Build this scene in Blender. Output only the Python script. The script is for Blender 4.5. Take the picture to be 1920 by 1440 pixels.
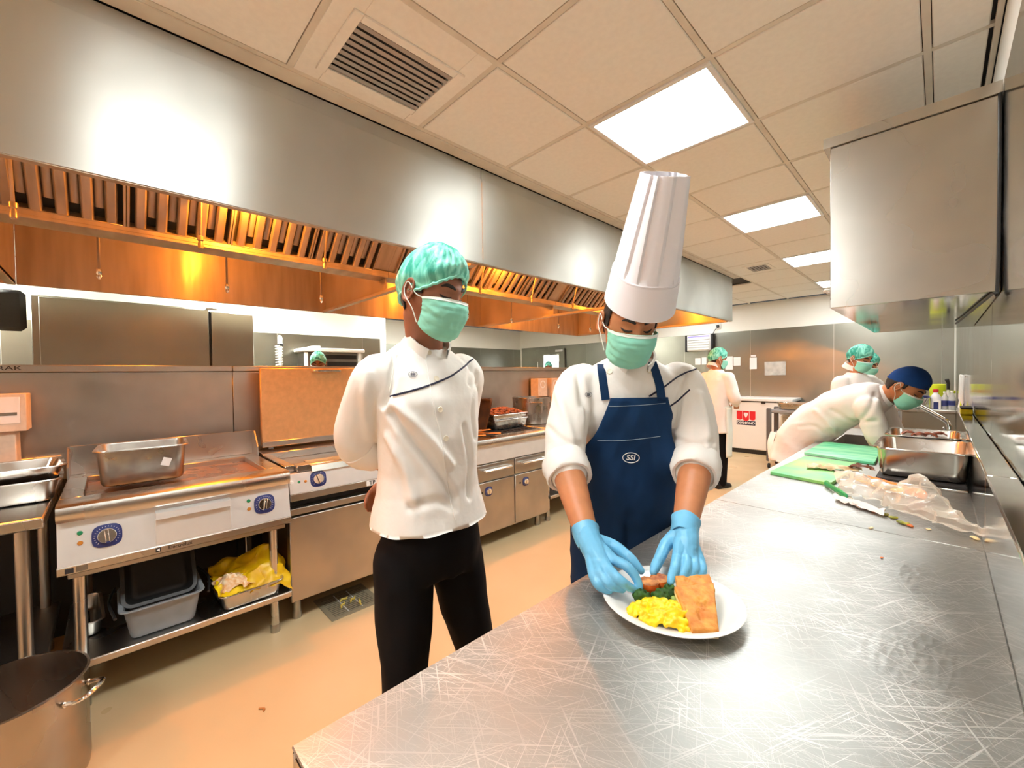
import bpy, bmesh, math, random
import numpy as np
from mathutils import Vector, Matrix, noise
from mathutils.bvhtree import BVHTree

for o in list(bpy.data.objects):
    bpy.data.objects.remove(o)
scene = bpy.context.scene
COL = scene.collection
random.seed(7)
PI = math.pi

# ------------------------------------------------------------------ camera
CAM = np.array([0.0, 0.0, 1.40])
FPX = 777.5
YAW, PITCH, ROLL = math.radians(-45.904), math.radians(-1.194), math.radians(0.8274)
_f = np.array([math.sin(YAW)*math.cos(PITCH), math.cos(YAW)*math.cos(PITCH), math.sin(PITCH)])
_r = np.array([math.cos(YAW), -math.sin(YAW), 0.0])
_d = np.cross(_f, _r)
_c, _s = math.cos(ROLL), math.sin(ROLL)
C_R, C_D, C_F = _c*_r + _s*_d, -_s*_r + _c*_d, _f
cam_data = bpy.data.cameras.new('camera')
cam_data.sensor_fit = 'HORIZONTAL'
cam_data.sensor_width = 36.0
cam_data.lens = 36.0*FPX/1920.0
cam_data.clip_start = 0.02
cam = bpy.data.objects.new('camera', cam_data)
COL.objects.link(cam)
mw = Matrix.Identity(4)
for i in range(3):
    mw[i][0] = C_R[i]; mw[i][1] = -C_D[i]; mw[i][2] = -C_F[i]; mw[i][3] = CAM[i]
cam.matrix_world = mw
scene.camera = cam

# ------------------------------------------------------------------ world, exposure
world = bpy.data.worlds.new('world')
scene.world = world
world.use_nodes = True
world.node_tree.nodes['Background'].inputs[0].default_value = (0.9, 0.95, 1.0, 1)
world.node_tree.nodes['Background'].inputs[1].default_value = 0.05
scene.view_settings.view_transform = 'Standard'
scene.view_settings.look = 'None'
scene.view_settings.gamma = 1.0
scene.view_settings.use_curve_mapping = False
scene.view_settings.exposure = 0.93
PANEL_STRENGTH = 15.5      # ceiling light panels
HOOD_WATT = 40.0           # warm lamps inside the canopy hoods
HOOD_COLOR = (1.0, 0.285, 0.02)

# sight-line helpers: used to measure where things stand
def ray(x, y):
    return C_R*((x-960)/FPX) + C_D*((y-720)/FPX) + C_F
def at(x, y, D):
    return CAM + ray(x, y)*D
def atz(x, y, z):
    d = ray(x, y); return CAM + d*((z-CAM[2])/d[2])
def atx(x, y, X):
    d = ray(x, y); return CAM + d*(X/d[0])
def aty(x, y, Y):
    d = ray(x, y); return CAM + d*(Y/d[1])

# ------------------------------------------------------------------ scene helpers
def tag(o, label=None, cat=None, group=None, kind=None):
    if label: o['label'] = label
    if cat: o['category'] = cat
    if group: o['group'] = group
    if kind: o['kind'] = kind
    return o
def thing(name, label, cat, loc=(0, 0, 0), group=None, kind=None):
    o = bpy.data.objects.new(name, None)
    o.empty_display_size = 0.05
    COL.objects.link(o)
    o.location = Vector([float(c) for c in loc])
    return tag(o, label, cat, group, kind)
def origin_of(o):
    p = Vector((0, 0, 0))
    while o is not None:
        p = p + o.location; o = o.parent
    return p
def mesh_obj(name, verts, faces, mat, parent=None, smooth=40, origin=None):
    me = bpy.data.meshes.new(name)
    v = np.asarray(verts, dtype=float).reshape(-1, 3)
    off = np.zeros(3)
    if origin is not None: off = np.asarray(origin, float)
    po = np.array(origin_of(parent)) if parent is not None else np.zeros(3)
    me.from_pydata((v-po-off).tolist(), [], [list(map(int, f)) for f in faces])
    me.validate()
    if mat is not None: me.materials.append(mat)
    if smooth:
        me.polygons.foreach_set('use_smooth', [True]*len(me.polygons))
        if smooth < 180: me.set_sharp_from_angle(angle=math.radians(smooth))
    me.update()
    o = bpy.data.objects.new(name, me)
    COL.objects.link(o)
    if parent is not None: o.parent = parent
    o.location = Vector(off.tolist())
    return o
def share(src, parent, loc, name=None, rot=None):
    """another object with the same mesh; loc relative to the parent's origin"""
    o = bpy.data.objects.new(name or src.name.split('.')[0], src.data)
    COL.objects.link(o)
    if parent is not None: o.parent = parent
    o.location = Vector([float(c) for c in loc])
    if rot: o.rotation_euler = rot
    return o
def copy_tree(o, parent=None):
    c = o.copy(); COL.objects.link(c)
    if parent is not None: c.parent = parent
    for ch in list(o.children): copy_tree(ch, c)
    return c

def nrm(v):
    v = np.asarray(v, float); n = np.linalg.norm(v)
    return v/n if n > 1e-12 else v
def catmull(pts, n=6):
    P = [np.asarray(p, float) for p in pts]
    if len(P) < 3: return np.array([P[0] + (P[1]-P[0])*t for t in np.linspace(0, 1, n+1)])
    Q = [2*P[0]-P[1]] + P + [2*P[-1]-P[-2]]
    out = []
    for i in range(1, len(Q)-2):
        for k in range(n):
            t = k/n
            out.append(0.5*((2*Q[i]) + (-Q[i-1]+Q[i+1])*t + (2*Q[i-1]-5*Q[i]+4*Q[i+1]-Q[i+2])*t*t + (-Q[i-1]+3*Q[i]-3*Q[i+1]+Q[i+2])*t**3))
    out.append(P[-1])
    return np.array(out)
def frames(P, up=None):
    P = np.asarray(P, float); n = len(P)
    T = np.array([nrm(P[min(i+1, n-1)]-P[max(i-1, 0)]) for i in range(n)])
    a = np.array(up if up is not None else ((0, 0, 1) if abs(T[0][2]) < .9 else (1, 0, 0)), float)
    U = nrm(a - T[0]*np.dot(a, T[0])); out = []
    for i in range(n):
        U = nrm(U - T[i]*np.dot(U, T[i])); out.append((T[i], U, np.cross(T[i], U)))
    return out

class MB:
    def __init__(self): self.v = []; self.f = []; self.M = None
    def add(self, verts, faces):
        b = len(self.v)
        if self.M is not None: verts = [tuple(self.M @ Vector([float(c) for c in p])) for p in verts]
        self.v.extend([tuple(float(c) for c in p) for p in verts])
        self.f.extend([tuple(i+b for i in f) for f in faces])
        return self
    def box(self, x0, x1, y0, y1, z0, z1, bev=0.0):
        if x0 > x1: x0, x1 = x1, x0
        if y0 > y1: y0, y1 = y1, y0
        if z0 > z1: z0, z1 = z1, z0
        if bev <= 0:
            v = [(x, y, z) for z in (z0, z1) for y in (y0, y1) for x in (x0, x1)]
            return self.add(v, [(0, 2, 3, 1), (4, 5, 7, 6), (0, 1, 5, 4), (2, 6, 7, 3), (0, 4, 6, 2), (1, 3, 7, 5)])
        b = min(bev, (x1-x0)*.45, (y1-y0)*.45, (z1-z0)*.45)
        v = []; idx = {}
        X = (x0, x1); Y = (y0, y1); Z = (z0, z1)
        for i in (0, 1):
            for j in (0, 1):
                for k in (0, 1):
                    s = (1-2*i, 1-2*j, 1-2*k); p = (X[i], Y[j], Z[k])
                    for a in range(3):
                        q = [p[c] + (0 if c == a else s[c]*b) for c in range(3)]
                        idx[(i, j, k, a)] = len(v); v.append(tuple(q))
        f = []
        for i in (0, 1):
            c = [(i, 0, 0, 0), (i, 1, 0, 0), (i, 1, 1, 0), (i, 0, 1, 0)]; f.append([idx[q] for q in (c if i else c[::-1])])
            c = [(0, i, 0, 1), (0, i, 1, 1), (1, i, 1, 1), (1, i, 0, 1)]; f.append([idx[q] for q in (c if i else c[::-1])])
            c = [(0, 0, i, 2), (1, 0, i, 2), (1, 1, i, 2), (0, 1, i, 2)]; f.append([idx[q] for q in (c if i else c[::-1])])
        for i in (0, 1):
            for j in (0, 1):
                q = [(i, j, 0, 0), (i, j, 1, 0), (i, j, 1, 1), (i, j, 0, 1)]; f.append([idx[a] for a in (q if (i == j) else q[::-1])][::-1])
                q = [(i, 0, j, 0), (i, 1, j, 0), (i, 1, j, 2), (i, 0, j, 2)]; f.append([idx[a] for a in (q if (i == j) else q[::-1])])
                q = [(0, i, j, 1), (1, i, j, 1), (1, i, j, 2), (0, i, j, 2)]; f.append([idx[a] for a in (q if (i == j) else q[::-1])][::-1])
        for i in (0, 1):
            for j in (0, 1):
                for k in (0, 1):
                    q = [idx[(i, j, k, a)] for a in range(3)]
                    f.append(q if (i+j+k) % 2 == 1 else q[::-1])
        return self.add(v, f)
    def loft(self, rings, cap0=True, cap1=True, closed=True):
        n = len(rings[0]); v = [p for r in rings for p in r]; f = []
        for i in range(len(rings)-1):
            for j in range(n if closed else n-1):
                k = (j+1) % n
                f.append((i*n+j, i*n+k, (i+1)*n+k, (i+1)*n+j))
        if cap0: f.append(tuple(range(n-1, -1, -1)))
        if cap1: f.append(tuple((len(rings)-1)*n+j for j in range(n)))
        return self.add(v, f)
    def tube(self, pts, r, n=8, cap=True, up=None, round_ends=False, flat=None):
        P = np.asarray(pts, float); m = len(P)
        R = [r]*m if np.isscalar(r) else list(np.interp(np.linspace(0, 1, m), np.linspace(0, 1, len(r)), r))
        fr = frames(P, up); rings = []
        def ring(c, U, V, rr):
            w = rr*(flat if flat else 1)
            return [tuple(c + U*(math.cos(2*PI*k/n)*rr) + V*(math.sin(2*PI*k/n)*w)) for k in range(n)]
        if round_ends:
            for a in (80, 55, 28):
                a_ = math.radians(a); rings.append(ring(P[0]-fr[0][0]*R[0]*math.sin(a_), fr[0][1], fr[0][2], R[0]*math.cos(a_)))
        for i in range(m): rings.append(ring(P[i], fr[i][1], fr[i][2], R[i]))
        if round_ends:
            for a in (28, 55, 80):
                a_ = math.radians(a); rings.append(ring(P[-1]+fr[-1][0]*R[-1]*math.sin(a_), fr[-1][1], fr[-1][2], R[-1]*math.cos(a_)))
        return self.loft(rings, cap, cap)
    def cyl(self, p0, p1, r0, r1=None, n=20):
        return self.tube([p0, p1], [r0, r0 if r1 is None else r1], n)
    def lathe(self, prof, c=(0, 0, 0), n=32, axis='z', cap0=False, cap1=False):
        rings = []
        for r, h in prof:
            ring = []
            for k in range(n):
                a = 2*PI*k/n; x, y = r*math.cos(a), r*math.sin(a)
                p = {'z': (x, y, h), 'x': (h, x, y), 'y': (y, h, x)}[axis]
                ring.append((c[0]+p[0], c[1]+p[1], c[2]+p[2]))
            rings.append(ring)
        return self.loft(rings, cap0, cap1)
    def prism(self, poly, axis, a, b):
        n = len(poly)
        def P(p, h): return {'x': (h, p[0], p[1]), 'y': (p[0], h, p[1]), 'z': (p[0], p[1], h)}[axis]
        v = [P(p, a) for p in poly] + [P(p, b) for p in poly]
        f = [tuple(range(n)), tuple(range(2*n-1, n-1, -1))] + [(i, i+n, (i+1) % n + n, (i+1) % n) for i in range(n)]
        return self.add(v, f)
    def grid(self, fn, nu, nv, closed_u=False):
        v = []; f = []
        for j in range(nv+1):
            for i in range(nu+1): v.append(tuple(fn(i/nu, j/nv)))
        for j in range(nv):
            for i in range(nu):
                a = j*(nu+1)+i; f.append((a, a+1, a+nu+2, a+nu+1))
        return self.add(v, f)
    def sphere(self, c, r, nu=16, nv=10, R=None):
        r = np.array([r]*3 if np.isscalar(r) else r, float); c = np.asarray(c, float)
        rings = []
        for j in range(nv+1):
            t = PI*j/nv*0.998+0.001*PI
            ring = []
            for i in range(nu):
                a = 2*PI*i/nu
                p = np.array([math.sin(t)*math.cos(a), math.sin(t)*math.sin(a), -math.cos(t)])*r
                if R is not None: p = R @ p
                ring.append(tuple(c+p))
            rings.append(ring)
        return self.loft(rings)
    def build(self, name, mat, parent=None, smooth=40, origin=None):
        me_v = self.v; o = mesh_obj(name, me_v, self.f, mat, parent, smooth, origin)
        bm = bmesh.new(); bm.from_mesh(o.data); bmesh.ops.recalc_face_normals(bm, faces=bm.faces); bm.to_mesh(o.data); bm.free()
        if smooth and smooth < 180: o.data.set_sharp_from_angle(angle=math.radians(smooth))
        return o
def rrect(cx, cy, hx, hy, r, z, n=4):
    pts = []
    for sx, sy, a0 in ((1, 1, 0), (-1, 1, 90), (-1, -1, 180), (1, -1, 270)):
        for k in range(n+1):
            a = math.radians(a0+90*k/n)
            pts.append((cx+sx*(hx-r)+r*math.cos(a), cy+sy*(hy-r)+r*math.sin(a), z))
    return pts
def bx(name, mat, parent, x0, x1, y0, y1, z0, z1, bev=0.003, smooth=40):
    return MB().box(x0, x1, y0, y1, z0, z1, bev).build(name, mat, parent, smooth)
def solid_sheet(verts, faces, t):
    """give an open sheet a thickness t along its normals"""
    v = np.asarray(verts, float); n = np.zeros_like(v)
    for f in faces:
        a, b, c = v[f[0]], v[f[1]], v[f[2]]
        k = np.cross(b-a, c-a)
        for i in f: n[i] += k
    n /= np.maximum(np.linalg.norm(n, axis=1, keepdims=True), 1e-12)
    N = len(v); V = np.vstack([v+n*t*.5, v-n*t*.5])
    F = [tuple(f) for f in faces] + [tuple(i+N for i in reversed(f)) for f in faces]
    cnt = {}
    for f in faces:
        for i in range(len(f)):
            e = (f[i], f[(i+1) % len(f)]); cnt[e] = 1
    for (a, b) in cnt:
        if (b, a) not in cnt: F.append((b, a, a+N, b+N))
    return V, F
def remesh(mb, voxel, smooth_it=4, factor=0.5):
    me = bpy.data.meshes.new('tmp'); me.from_pydata(mb.v, [], [list(f) for f in mb.f])
    bm = bmesh.new(); bm.from_mesh(me); bmesh.ops.recalc_face_normals(bm, faces=bm.faces); bm.to_mesh(me); bm.free()
    o = bpy.data.objects.new('tmp', me); COL.objects.link(o)
    m = o.modifiers.new('r', 'REMESH'); m.mode = 'VOXEL'; m.voxel_size = voxel
    if smooth_it:
        s = o.modifiers.new('s', 'SMOOTH'); s.iterations = smooth_it; s.factor = factor
    dg = bpy.context.evaluated_depsgraph_get(); dg.update()
    ev = o.evaluated_get(dg); em = ev.to_mesh()
    V = np.empty(len(em.vertices)*3); em.vertices.foreach_get('co', V); V = V.reshape(-1, 3).copy()
    F = [tuple(p.vertices) for p in em.polygons]
    ev.to_mesh_clear(); bpy.data.objects.remove(o); bpy.data.meshes.remove(me)
    return V, F
def vnormals(V, F):
    n = np.zeros_like(V)
    q = np.array([f if len(f) == 4 else (f[0], f[1], f[2], f[2]) for f in F])
    k = np.cross(V[q[:, 2]]-V[q[:, 0]], V[q[:, 3]]-V[q[:, 1]])
    k3 = np.cross(V[q[:, 1]]-V[q[:, 0]], V[q[:, 2]]-V[q[:, 0]])
    k = np.where(np.linalg.norm(k, axis=1, keepdims=True) > 1e-14, k, k3)
    for c in range(4): np.add.at(n, q[:, c], k)
    return n/np.maximum(np.linalg.norm(n, axis=1, keepdims=True), 1e-12)
def bvh_of(V, F): return BVHTree.FromPolygons([tuple(p) for p in V], [tuple(f) for f in F])
def hit(b, o, d):
    r = b.ray_cast(Vector([float(c) for c in o]), Vector([float(c) for c in d]).normalized())
    return (None, None) if r[0] is None else (np.array(r[0]), np.array(r[1]))
def text_obj(s, size, M, mat, parent, name='lettering', ext=0.0006, bold=False, sx=1.0):
    """M: 3x3 columns right, up, normal plus origin as a 4-tuple list"""
    cu = bpy.data.curves.new('tmp', 'FONT'); cu.body = s; cu.size = size; cu.extrude = ext; cu.align_x = 'CENTER'; cu.align_y = 'CENTER'
    cu.resolution_u = 3
    if bold: cu.offset = size*0.018
    o = bpy.data.objects.new('tmp', cu); COL.objects.link(o)
    dg = bpy.context.evaluated_depsgraph_get(); dg.update()
    me = bpy.data.meshes.new_from_object(o.evaluated_get(dg))
    V = np.array([v.co[:] for v in me.vertices]); F = [tuple(p.vertices) for p in me.polygons]
    bpy.data.objects.remove(o); bpy.data.curves.remove(cu); bpy.data.meshes.remove(me)
    r, u, n, org = [np.asarray(a, float) for a in M]
    W = org + V[:, :1]*sx*r + V[:, 1:2]*u + V[:, 2:3]*n
    return mesh_obj(name, W, F, mat, parent, 0)

# ------------------------------------------------------------------ materials
def srgb(r, g, b):
    f = lambda c: (c/255/12.92 if c/255 <= .04045 else ((c/255+.055)/1.055)**2.4)
    return (f(r), f(g), f(b))
def mat(name, color, rough=0.5, metal=0.0, spec=0.5, noise_amt=0.0, noise_scale=8.0, bump=0.0, bump_scale=60.0, stretch=None,
        rough_var=0.0, aniso=0.0, tangent=None, color2=None, trans=0.0, alpha=1.0, sss=0.0, emit=None, emit_s=0.0, ior=None, coat=0.0, noise_detail=2.5):
    m = bpy.data.materials.new(name); m.use_nodes = True
    nt = m.node_tree; b = nt.nodes['Principled BSDF']; L = nt.links.new
    col = tuple(color)+(1,)
    b.inputs['Base Color'].default_value = col
    b.inputs['Roughness'].default_value = rough
    b.inputs['Metallic'].default_value = metal
    b.inputs['Specular IOR Level'].default_value = spec
    if trans: b.inputs['Transmission Weight'].default_value = trans
    if ior: b.inputs['IOR'].default_value = ior
    if alpha < 1: b.inputs['Alpha'].default_value = alpha
    if coat: b.inputs['Coat Weight'].default_value = coat; b.inputs['Coat Roughness'].default_value = .1
    if sss:
        b.inputs['Subsurface Weight'].default_value = sss
        b.inputs['Subsurface Radius'].default_value = (.012, .005, .003); b.inputs['Subsurface Scale'].default_value = 1.0
    if emit: b.inputs['Emission Color'].default_value = tuple(emit)+(1,); b.inputs['Emission Strength'].default_value = emit_s
    if aniso:
        b.inputs['Anisotropic'].default_value = aniso
        if tangent:
            t = nt.nodes.new('ShaderNodeCombineXYZ')
            for i in range(3): t.inputs[i].default_value = tangent[i]
            L(t.outputs[0], b.inputs['Tangent'])
    if noise_amt or bump or rough_var:
        tc = nt.nodes.new('ShaderNodeTexCoord'); mp = nt.nodes.new('ShaderNodeMapping')
        geo = nt.nodes.new('ShaderNodeNewGeometry')
        L(geo.outputs['Position'], mp.inputs['Vector'])
        if stretch: mp.inputs['Scale'].default_value = stretch
        if noise_amt or rough_var:
            n = nt.nodes.new('ShaderNodeTexNoise'); n.inputs['Scale'].default_value = noise_scale; n.inputs['Detail'].default_value = noise_detail
            L(mp.outputs[0], n.inputs['Vector'])
            if noise_amt:
                mx = nt.nodes.new('ShaderNodeMix'); mx.data_type = 'RGBA'
                c2 = color2 if color2 else tuple(c*(1-noise_amt) for c in color)
                mx.inputs[6].default_value = col; mx.inputs[7].default_value = tuple(c2)+(1,)
                r = nt.nodes.new('ShaderNodeValToRGB'); r.color_ramp.interpolation = 'EASE'; r.color_ramp.elements[0].position = .2; r.color_ramp.elements[1].position = .8
                L(n.outputs[0], r.inputs[0]); L(r.outputs[0], mx.inputs[0]); L(mx.outputs[2], b.inputs['Base Color'])
            if rough_var:
                mr = nt.nodes.new('ShaderNodeMapRange'); mr.inputs[1].default_value = .3; mr.inputs[2].default_value = .7
                mr.inputs[3].default_value = max(.02, rough-rough_var); mr.inputs[4].default_value = rough+rough_var
                L(n.outputs[0], mr.inputs[0]); L(mr.outputs[0], b.inputs['Roughness'])
        if bump:
            n2 = nt.nodes.new('ShaderNodeTexNoise'); n2.inputs['Scale'].default_value = bump_scale; n2.inputs['Detail'].default_value = 3
            L(mp.outputs[0], n2.inputs['Vector'])
            bp = nt.nodes.new('ShaderNodeBump'); bp.inputs['Strength'].default_value = bump; bp.inputs['Distance'].default_value = .01
            L(n2.outputs[0], bp.inputs['Height']); L(bp.outputs[0], b.inputs['Normal'])
    return m
ST = (0.62, 0.60, 0.56)
M_hood = mat('hood_steel', (.68, .68, .625), .50, 1.0, aniso=.93, tangent=(.03, .05, 1), noise_amt=.12, noise_scale=2.5, rough_var=.05)
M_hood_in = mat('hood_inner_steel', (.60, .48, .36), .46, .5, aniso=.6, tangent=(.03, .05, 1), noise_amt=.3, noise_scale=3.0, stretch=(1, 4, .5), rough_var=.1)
M_filter = mat('filter_steel', (.44, .38, .33), .34, .6, noise_amt=.35, noise_scale=6, stretch=(1, 3, .6))
M_steel = mat('brushed_steel', ST, .28, 1.0, noise_amt=.15, noise_scale=3, rough_var=.05)
M_steel_mid = mat('satin_steel', (.52, .50, .46), .36, 1.0, noise_amt=.2, noise_scale=4, rough_var=.08)
M_steel_dark = mat('dark_grey_steel', (.32, .31, .29), .4, 1.0, noise_amt=.25, noise_scale=4)  # darker grey steel for shelves, carcasses and small fittings
M_wall_steel = mat('wall_steel', (.37, .37, .32), .34, 1.0, noise_amt=.2, noise_scale=1.6, rough_var=.05)
M_mirror_steel = mat('polished_wall_steel', (.66, .65, .61), .10, 1.0, noise_amt=.12, noise_scale=3, rough_var=.04)
M_control = mat('control_panel_steel', (.86, .86, .84), .34, .45, noise_amt=.07, noise_scale=10, rough_var=.03)
M_chrome = mat('chrome', (.78, .77, .74), .12, 1.0)
M_black = mat('black_plastic', (.012, .012, .012), .45)
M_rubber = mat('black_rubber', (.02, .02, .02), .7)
M_white_wall = mat('white_paint', srgb(246, 244, 236), .6, noise_amt=.04, noise_scale=2)
M_tile = mat('ceiling_tile', srgb(244, 240, 230), .8, noise_amt=.05, noise_scale=40, bump=.05, bump_scale=300)
M_bar = mat('ceiling_bar', srgb(228, 220, 204), .5, noise_amt=.15, noise_scale=9)
M_light = mat('light_diffuser', (.9, .9, .9), .5, emit=(.955, 1.0, 1.0), emit_s=PANEL_STRENGTH)
M_white = mat('white_plastic', (.80, .80, .78), .4)
M_paper = mat('white_paper', (.82, .82, .80), .7)
M_blue = mat('navy_plastic', srgb(40, 52, 110), .35)
M_dark_ink = mat('black_ink', (.02, .02, .025), .6)
M_navy_ink = mat('navy_ink', srgb(28, 34, 62), .7)
M_white_ink = mat('white_ink', (.85, .85, .85), .6)
# ================================================================== the room
XR, YB, ZC = 0.15, 8.45, 2.65
M_floor = mat('floor_resin', srgb(209, 186, 144), .34, noise_amt=.10, noise_scale=2.2, rough_var=.08, bump=.015, bump_scale=120)
fl = tag(bx('floor', M_floor, None, -8.4, XR+.1, -3.2, YB+.1, -.05, 0, 0), kind='structure')
def struct(name, m, *a, bev=0):
    return tag(bx(name, m, None, *a, bev), kind='structure')
wr = struct('wall_right', M_white_wall, XR+.004, XR+.12, -3.2, YB+.1, 0, ZC)
wb = struct('wall_back', M_white_wall, -8.4, XR+.12, YB+.004, YB+.12, 0, ZC)
wl = struct('wall_left', M_white_wall, -6.6, -6.4, -3.2, 3.2, 0, ZC)
wl2 = struct('wall_alcove', M_white_wall, -8.5, -8.35, 3.0, YB+.1, 0, ZC)
wl3 = struct('wall_return', M_white_wall, -8.4, -6.4, 3.2, 3.3, 0, ZC)
wf = struct('wall_front', M_white_wall, -6.6, XR+.12, -3.3, -3.2, 0, ZC)
# steel cladding sheets, each with a hairline joint
def clad(parent, axis, p, lo, hi, z0, z1, step, m, thick=.004, start=None):
    a = lo if start is None else start
    edges = [lo]
    while a < hi-1e-6:
        a = min(a+step, hi)
        if a > lo+.02: edges.append(a)
    for e0, e1 in zip(edges[:-1], edges[1:]):
        g = .002
        if axis == 'x': bx('cladding_sheet', m, parent, p-thick, p, e0+g, e1-g, z0, z1, .001)
        elif axis == '-x': bx('cladding_sheet', m, parent, p, p+thick, e0+g, e1-g, z0, z1, .001)
        else: bx('cladding_sheet', m, parent, e0+g, e1-g, p-thick, p, z0, z1, .001)
clad(wr, 'x', XR+.004, -3.2, YB, .05, 2.40, 1.22, M_mirror_steel, start=.2-1.22*3)
clad(wb, 'y', YB+.004, -8.3, XR-.01, .05, 2.16, 1.22, M_wall_steel, start=-8.3-.22)
clad(wl, '-x', -6.4, -3.2, 3.2, .05, 2.03, 1.22, M_wall_steel)
clad(wl2, '-x', -8.35, 3.3, YB, .05, 2.12, 1.22, M_wall_steel)
clad(wl3, 'y', 3.2+.0, -6.55, -6.42, .05, 2.03, .12, M_wall_steel)

# ---- ceiling: grid bars and tiles
M_plenum = mat('dark_plenum', (.06, .055, .05), .8)
ce = tag(bx('ceiling', M_plenum, None, -8.4, XR+.12, -3.2, YB+.1, ZC+.03, ZC+.08, 0), kind='structure')
GX = [-3.64, -3.035, -2.435, -1.835, -1.245, -.645, -.04, .135]
GY = [-3.05+.6*i for i in range(20)]          # ... -.65, -.05, .55, 1.15, 1.75 ...
LIGHTS = {(4, 5), (4, 8), (4, 11), (4, 14), (4, 17), (4, 2)}
VENTS = {(3, 6), (3, 14)}
tile_cache = {}
for i in range(len(GX)-1):
    for j in range(len(GY)-1):
        x0, x1, y0, y1 = GX[i], GX[i+1], GY[j], GY[j+1]
        y1 = min(y1, YB-.02)
        if i < 3 and y0 < 6.0: continue
        if y0 > YB-.05 or y1-y0 < .05: continue
        if (i, j) in LIGHTS or (i, j) == (0, 17): continue
        if (i, j) in VENTS: continue
        w, h = x1-x0-.029, y1-y0-.029
        key = (round(w, 3), round(h, 3))
        dz = random.uniform(-.0015, .0015)
        loc = ((x0+x1)/2, (y0+y1)/2, ZC+.010+dz)
        if key not in tile_cache:
            tile_cache[key] = MB().box(-w/2, w/2, -h/2, h/2, -.008, .010, .004).build('ceiling_tile', M_tile, ce, origin=None)
            tile_cache[key].location = loc
        else: share(tile_cache[key], ce, loc, 'ceiling_tile')
for x in GX[:-1]:
    bx('ceiling_bar', M_bar, ce, x-.012, x+.012, (6.02 if x < -1.9 else -3.2), YB, ZC+.004, ZC+.02, .001)
for y in GY[1:]:
    if y > YB: continue
    bx('ceiling_bar', M_bar, ce, (-3.64 if y > 6.02 else -1.87), XR, y-.012, y+.012, ZC+.0045, ZC+.0195, .001)
# perimeter trim beside the hood
bx('ceiling_trim', M_bar, ce, -1.925, -1.845, -3.2, 6.02, ZC-.002, ZC+.02, .002)
bx('ceiling_trim', M_bar, ce, .133, XR, -3.2, YB, ZC-.002, ZC+.02, .002)
# plain ceiling on the far side of the hood
for j in range(7):
    for i in range(3):
        bx('ceiling_tile', M_tile, ce, -6.38+i*.6+.011, -6.38+(i+1)*.6-.011, -2.4+j*1.2+.011, -2.4+(j+1)*1.2-.011, ZC+.002, ZC+.02, .004)

def ceiling_light(xc, yc, label, w=.59, h=.58):
    t = thing('ceiling_light', label, 'ceiling light', (xc, yc, ZC), 'square ceiling light panels')
    m = MB()
    x0, x1, y0, y1 = xc-w/2, xc+w/2, yc-h/2, yc+h/2; b = .022
    m.box(x0, x1, y0, y0+b, ZC-.006, ZC+.02, .002); m.box(x0, x1, y1-b, y1, ZC-.006, ZC+.02, .002)
    m.box(x0, x0+b, y0+b, y1-b, ZC-.006, ZC+.02, .002); m.box(x1-b, x1, y0+b, y1-b, ZC-.006, ZC+.02, .002)
    m.build('frame', M_white, t)
    MB().box(x0+b, x1-b, y0+b, y1-b, ZC+.002, ZC+.01).build('diffuser', M_light, t)
    return t
lx = (GX[4]+GX[5])/2
names = {2: 'lit square ceiling panel behind the stockpot end of the room', 5: 'lit square ceiling panel just out of view over the work table',
         8: 'largest lit square ceiling panel, right above the tall chef hat', 11: 'second lit ceiling panel, right of the tall chef hat',
         14: 'third lit ceiling panel, partly hidden by the steel wall cabinet', 17: 'farthest small lit ceiling panel beside the wall cabinet edge'}
for j in (2, 5, 8, 11, 14, 17): ceiling_light(lx, (GY[j]+GY[j+1])/2, names[j])
for k, y in enumerate((-1.2, 1.2, 3.6, 5.6)):  # panels added out of view to light the rear aisle and alcove
    ceiling_light(-5.5 if y < 3 else -6.4, y, ['unseen lit panel over the rear aisle by the tall cabinet', 'lit panel over the rear aisle above the wall oven',
                  'lit panel over the far alcove near the return wall', 'lit panel over the far alcove near the door'][k], 1.18, .58)

ceiling_light(-3.34, 7.45, 'lit ceiling panel past the far end of the canopy hood')  # panel added out of sight to brighten the back wall

def ceiling_vent(i, j, label, fx0, fx1, fy0, fy1, nsl):
    x0, x1, y0, y1 = GX[i]+.011, GX[i+1]-.011, GY[j]+.011, GY[j+1]-.011
    t = thing('ceiling_vent', label, 'vent', ((x0+x1)/2, (y0+y1)/2, ZC), 'ceiling air vents')
    m = MB(); z0, z1 = ZC+.003, ZC+.02
    m.box(x0, x1, y0, fy0, z0, z1, .002); m.box(x0, x1, fy1, y1, z0, z1, .002); m.box(x0, fx0, fy0, fy1, z0, z1, .002); m.box(fx1, x1, fy0, fy1, z0, z1, .002)
    m.build('tile', M_tile, t)
    m = MB(); b = .035
    m.box(fx0-b, fx1+b, fy0-b, fy0, ZC-.006, ZC+.004, .002); m.box(fx0-b, fx1+b, fy1, fy1+b, ZC-.006, ZC+.004, .002)
    m.box(fx0-b, fx0, fy0, fy1, ZC-.006, ZC+.004, .002); m.box(fx1, fx1+b, fy0, fy1, ZC-.006, ZC+.004, .002)
    m.build('frame', M_tile, t)
    bx('duct', M_black, t, fx0, fx1, fy0, fy1, ZC+.026, ZC+.028, 0)
    s0 = None
    for k in range(nsl):
        x = fx0+(k+.5)*(fx1-fx0)/nsl
        if s0 is None:
            m = MB(); hw = (fx1-fx0)/nsl*.30
            m.prism([(-hw, -.002), (-hw+.002, -.004), (hw, -.001), (hw-.002, .002)], 'y', fy0, fy1)
            s0 = m.build('slat', M_slat, None); s0.parent = t
            s0.location = (x-t.location.x, -t.location.y, ZC+.001-t.location.z)
        else: share(s0, t, (x-t.location.x, -t.location.y, ZC+.001-t.location.z), 'slat')
M_slat = mat('vent_slat', srgb(170, 165, 160), .45, .3)
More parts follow.
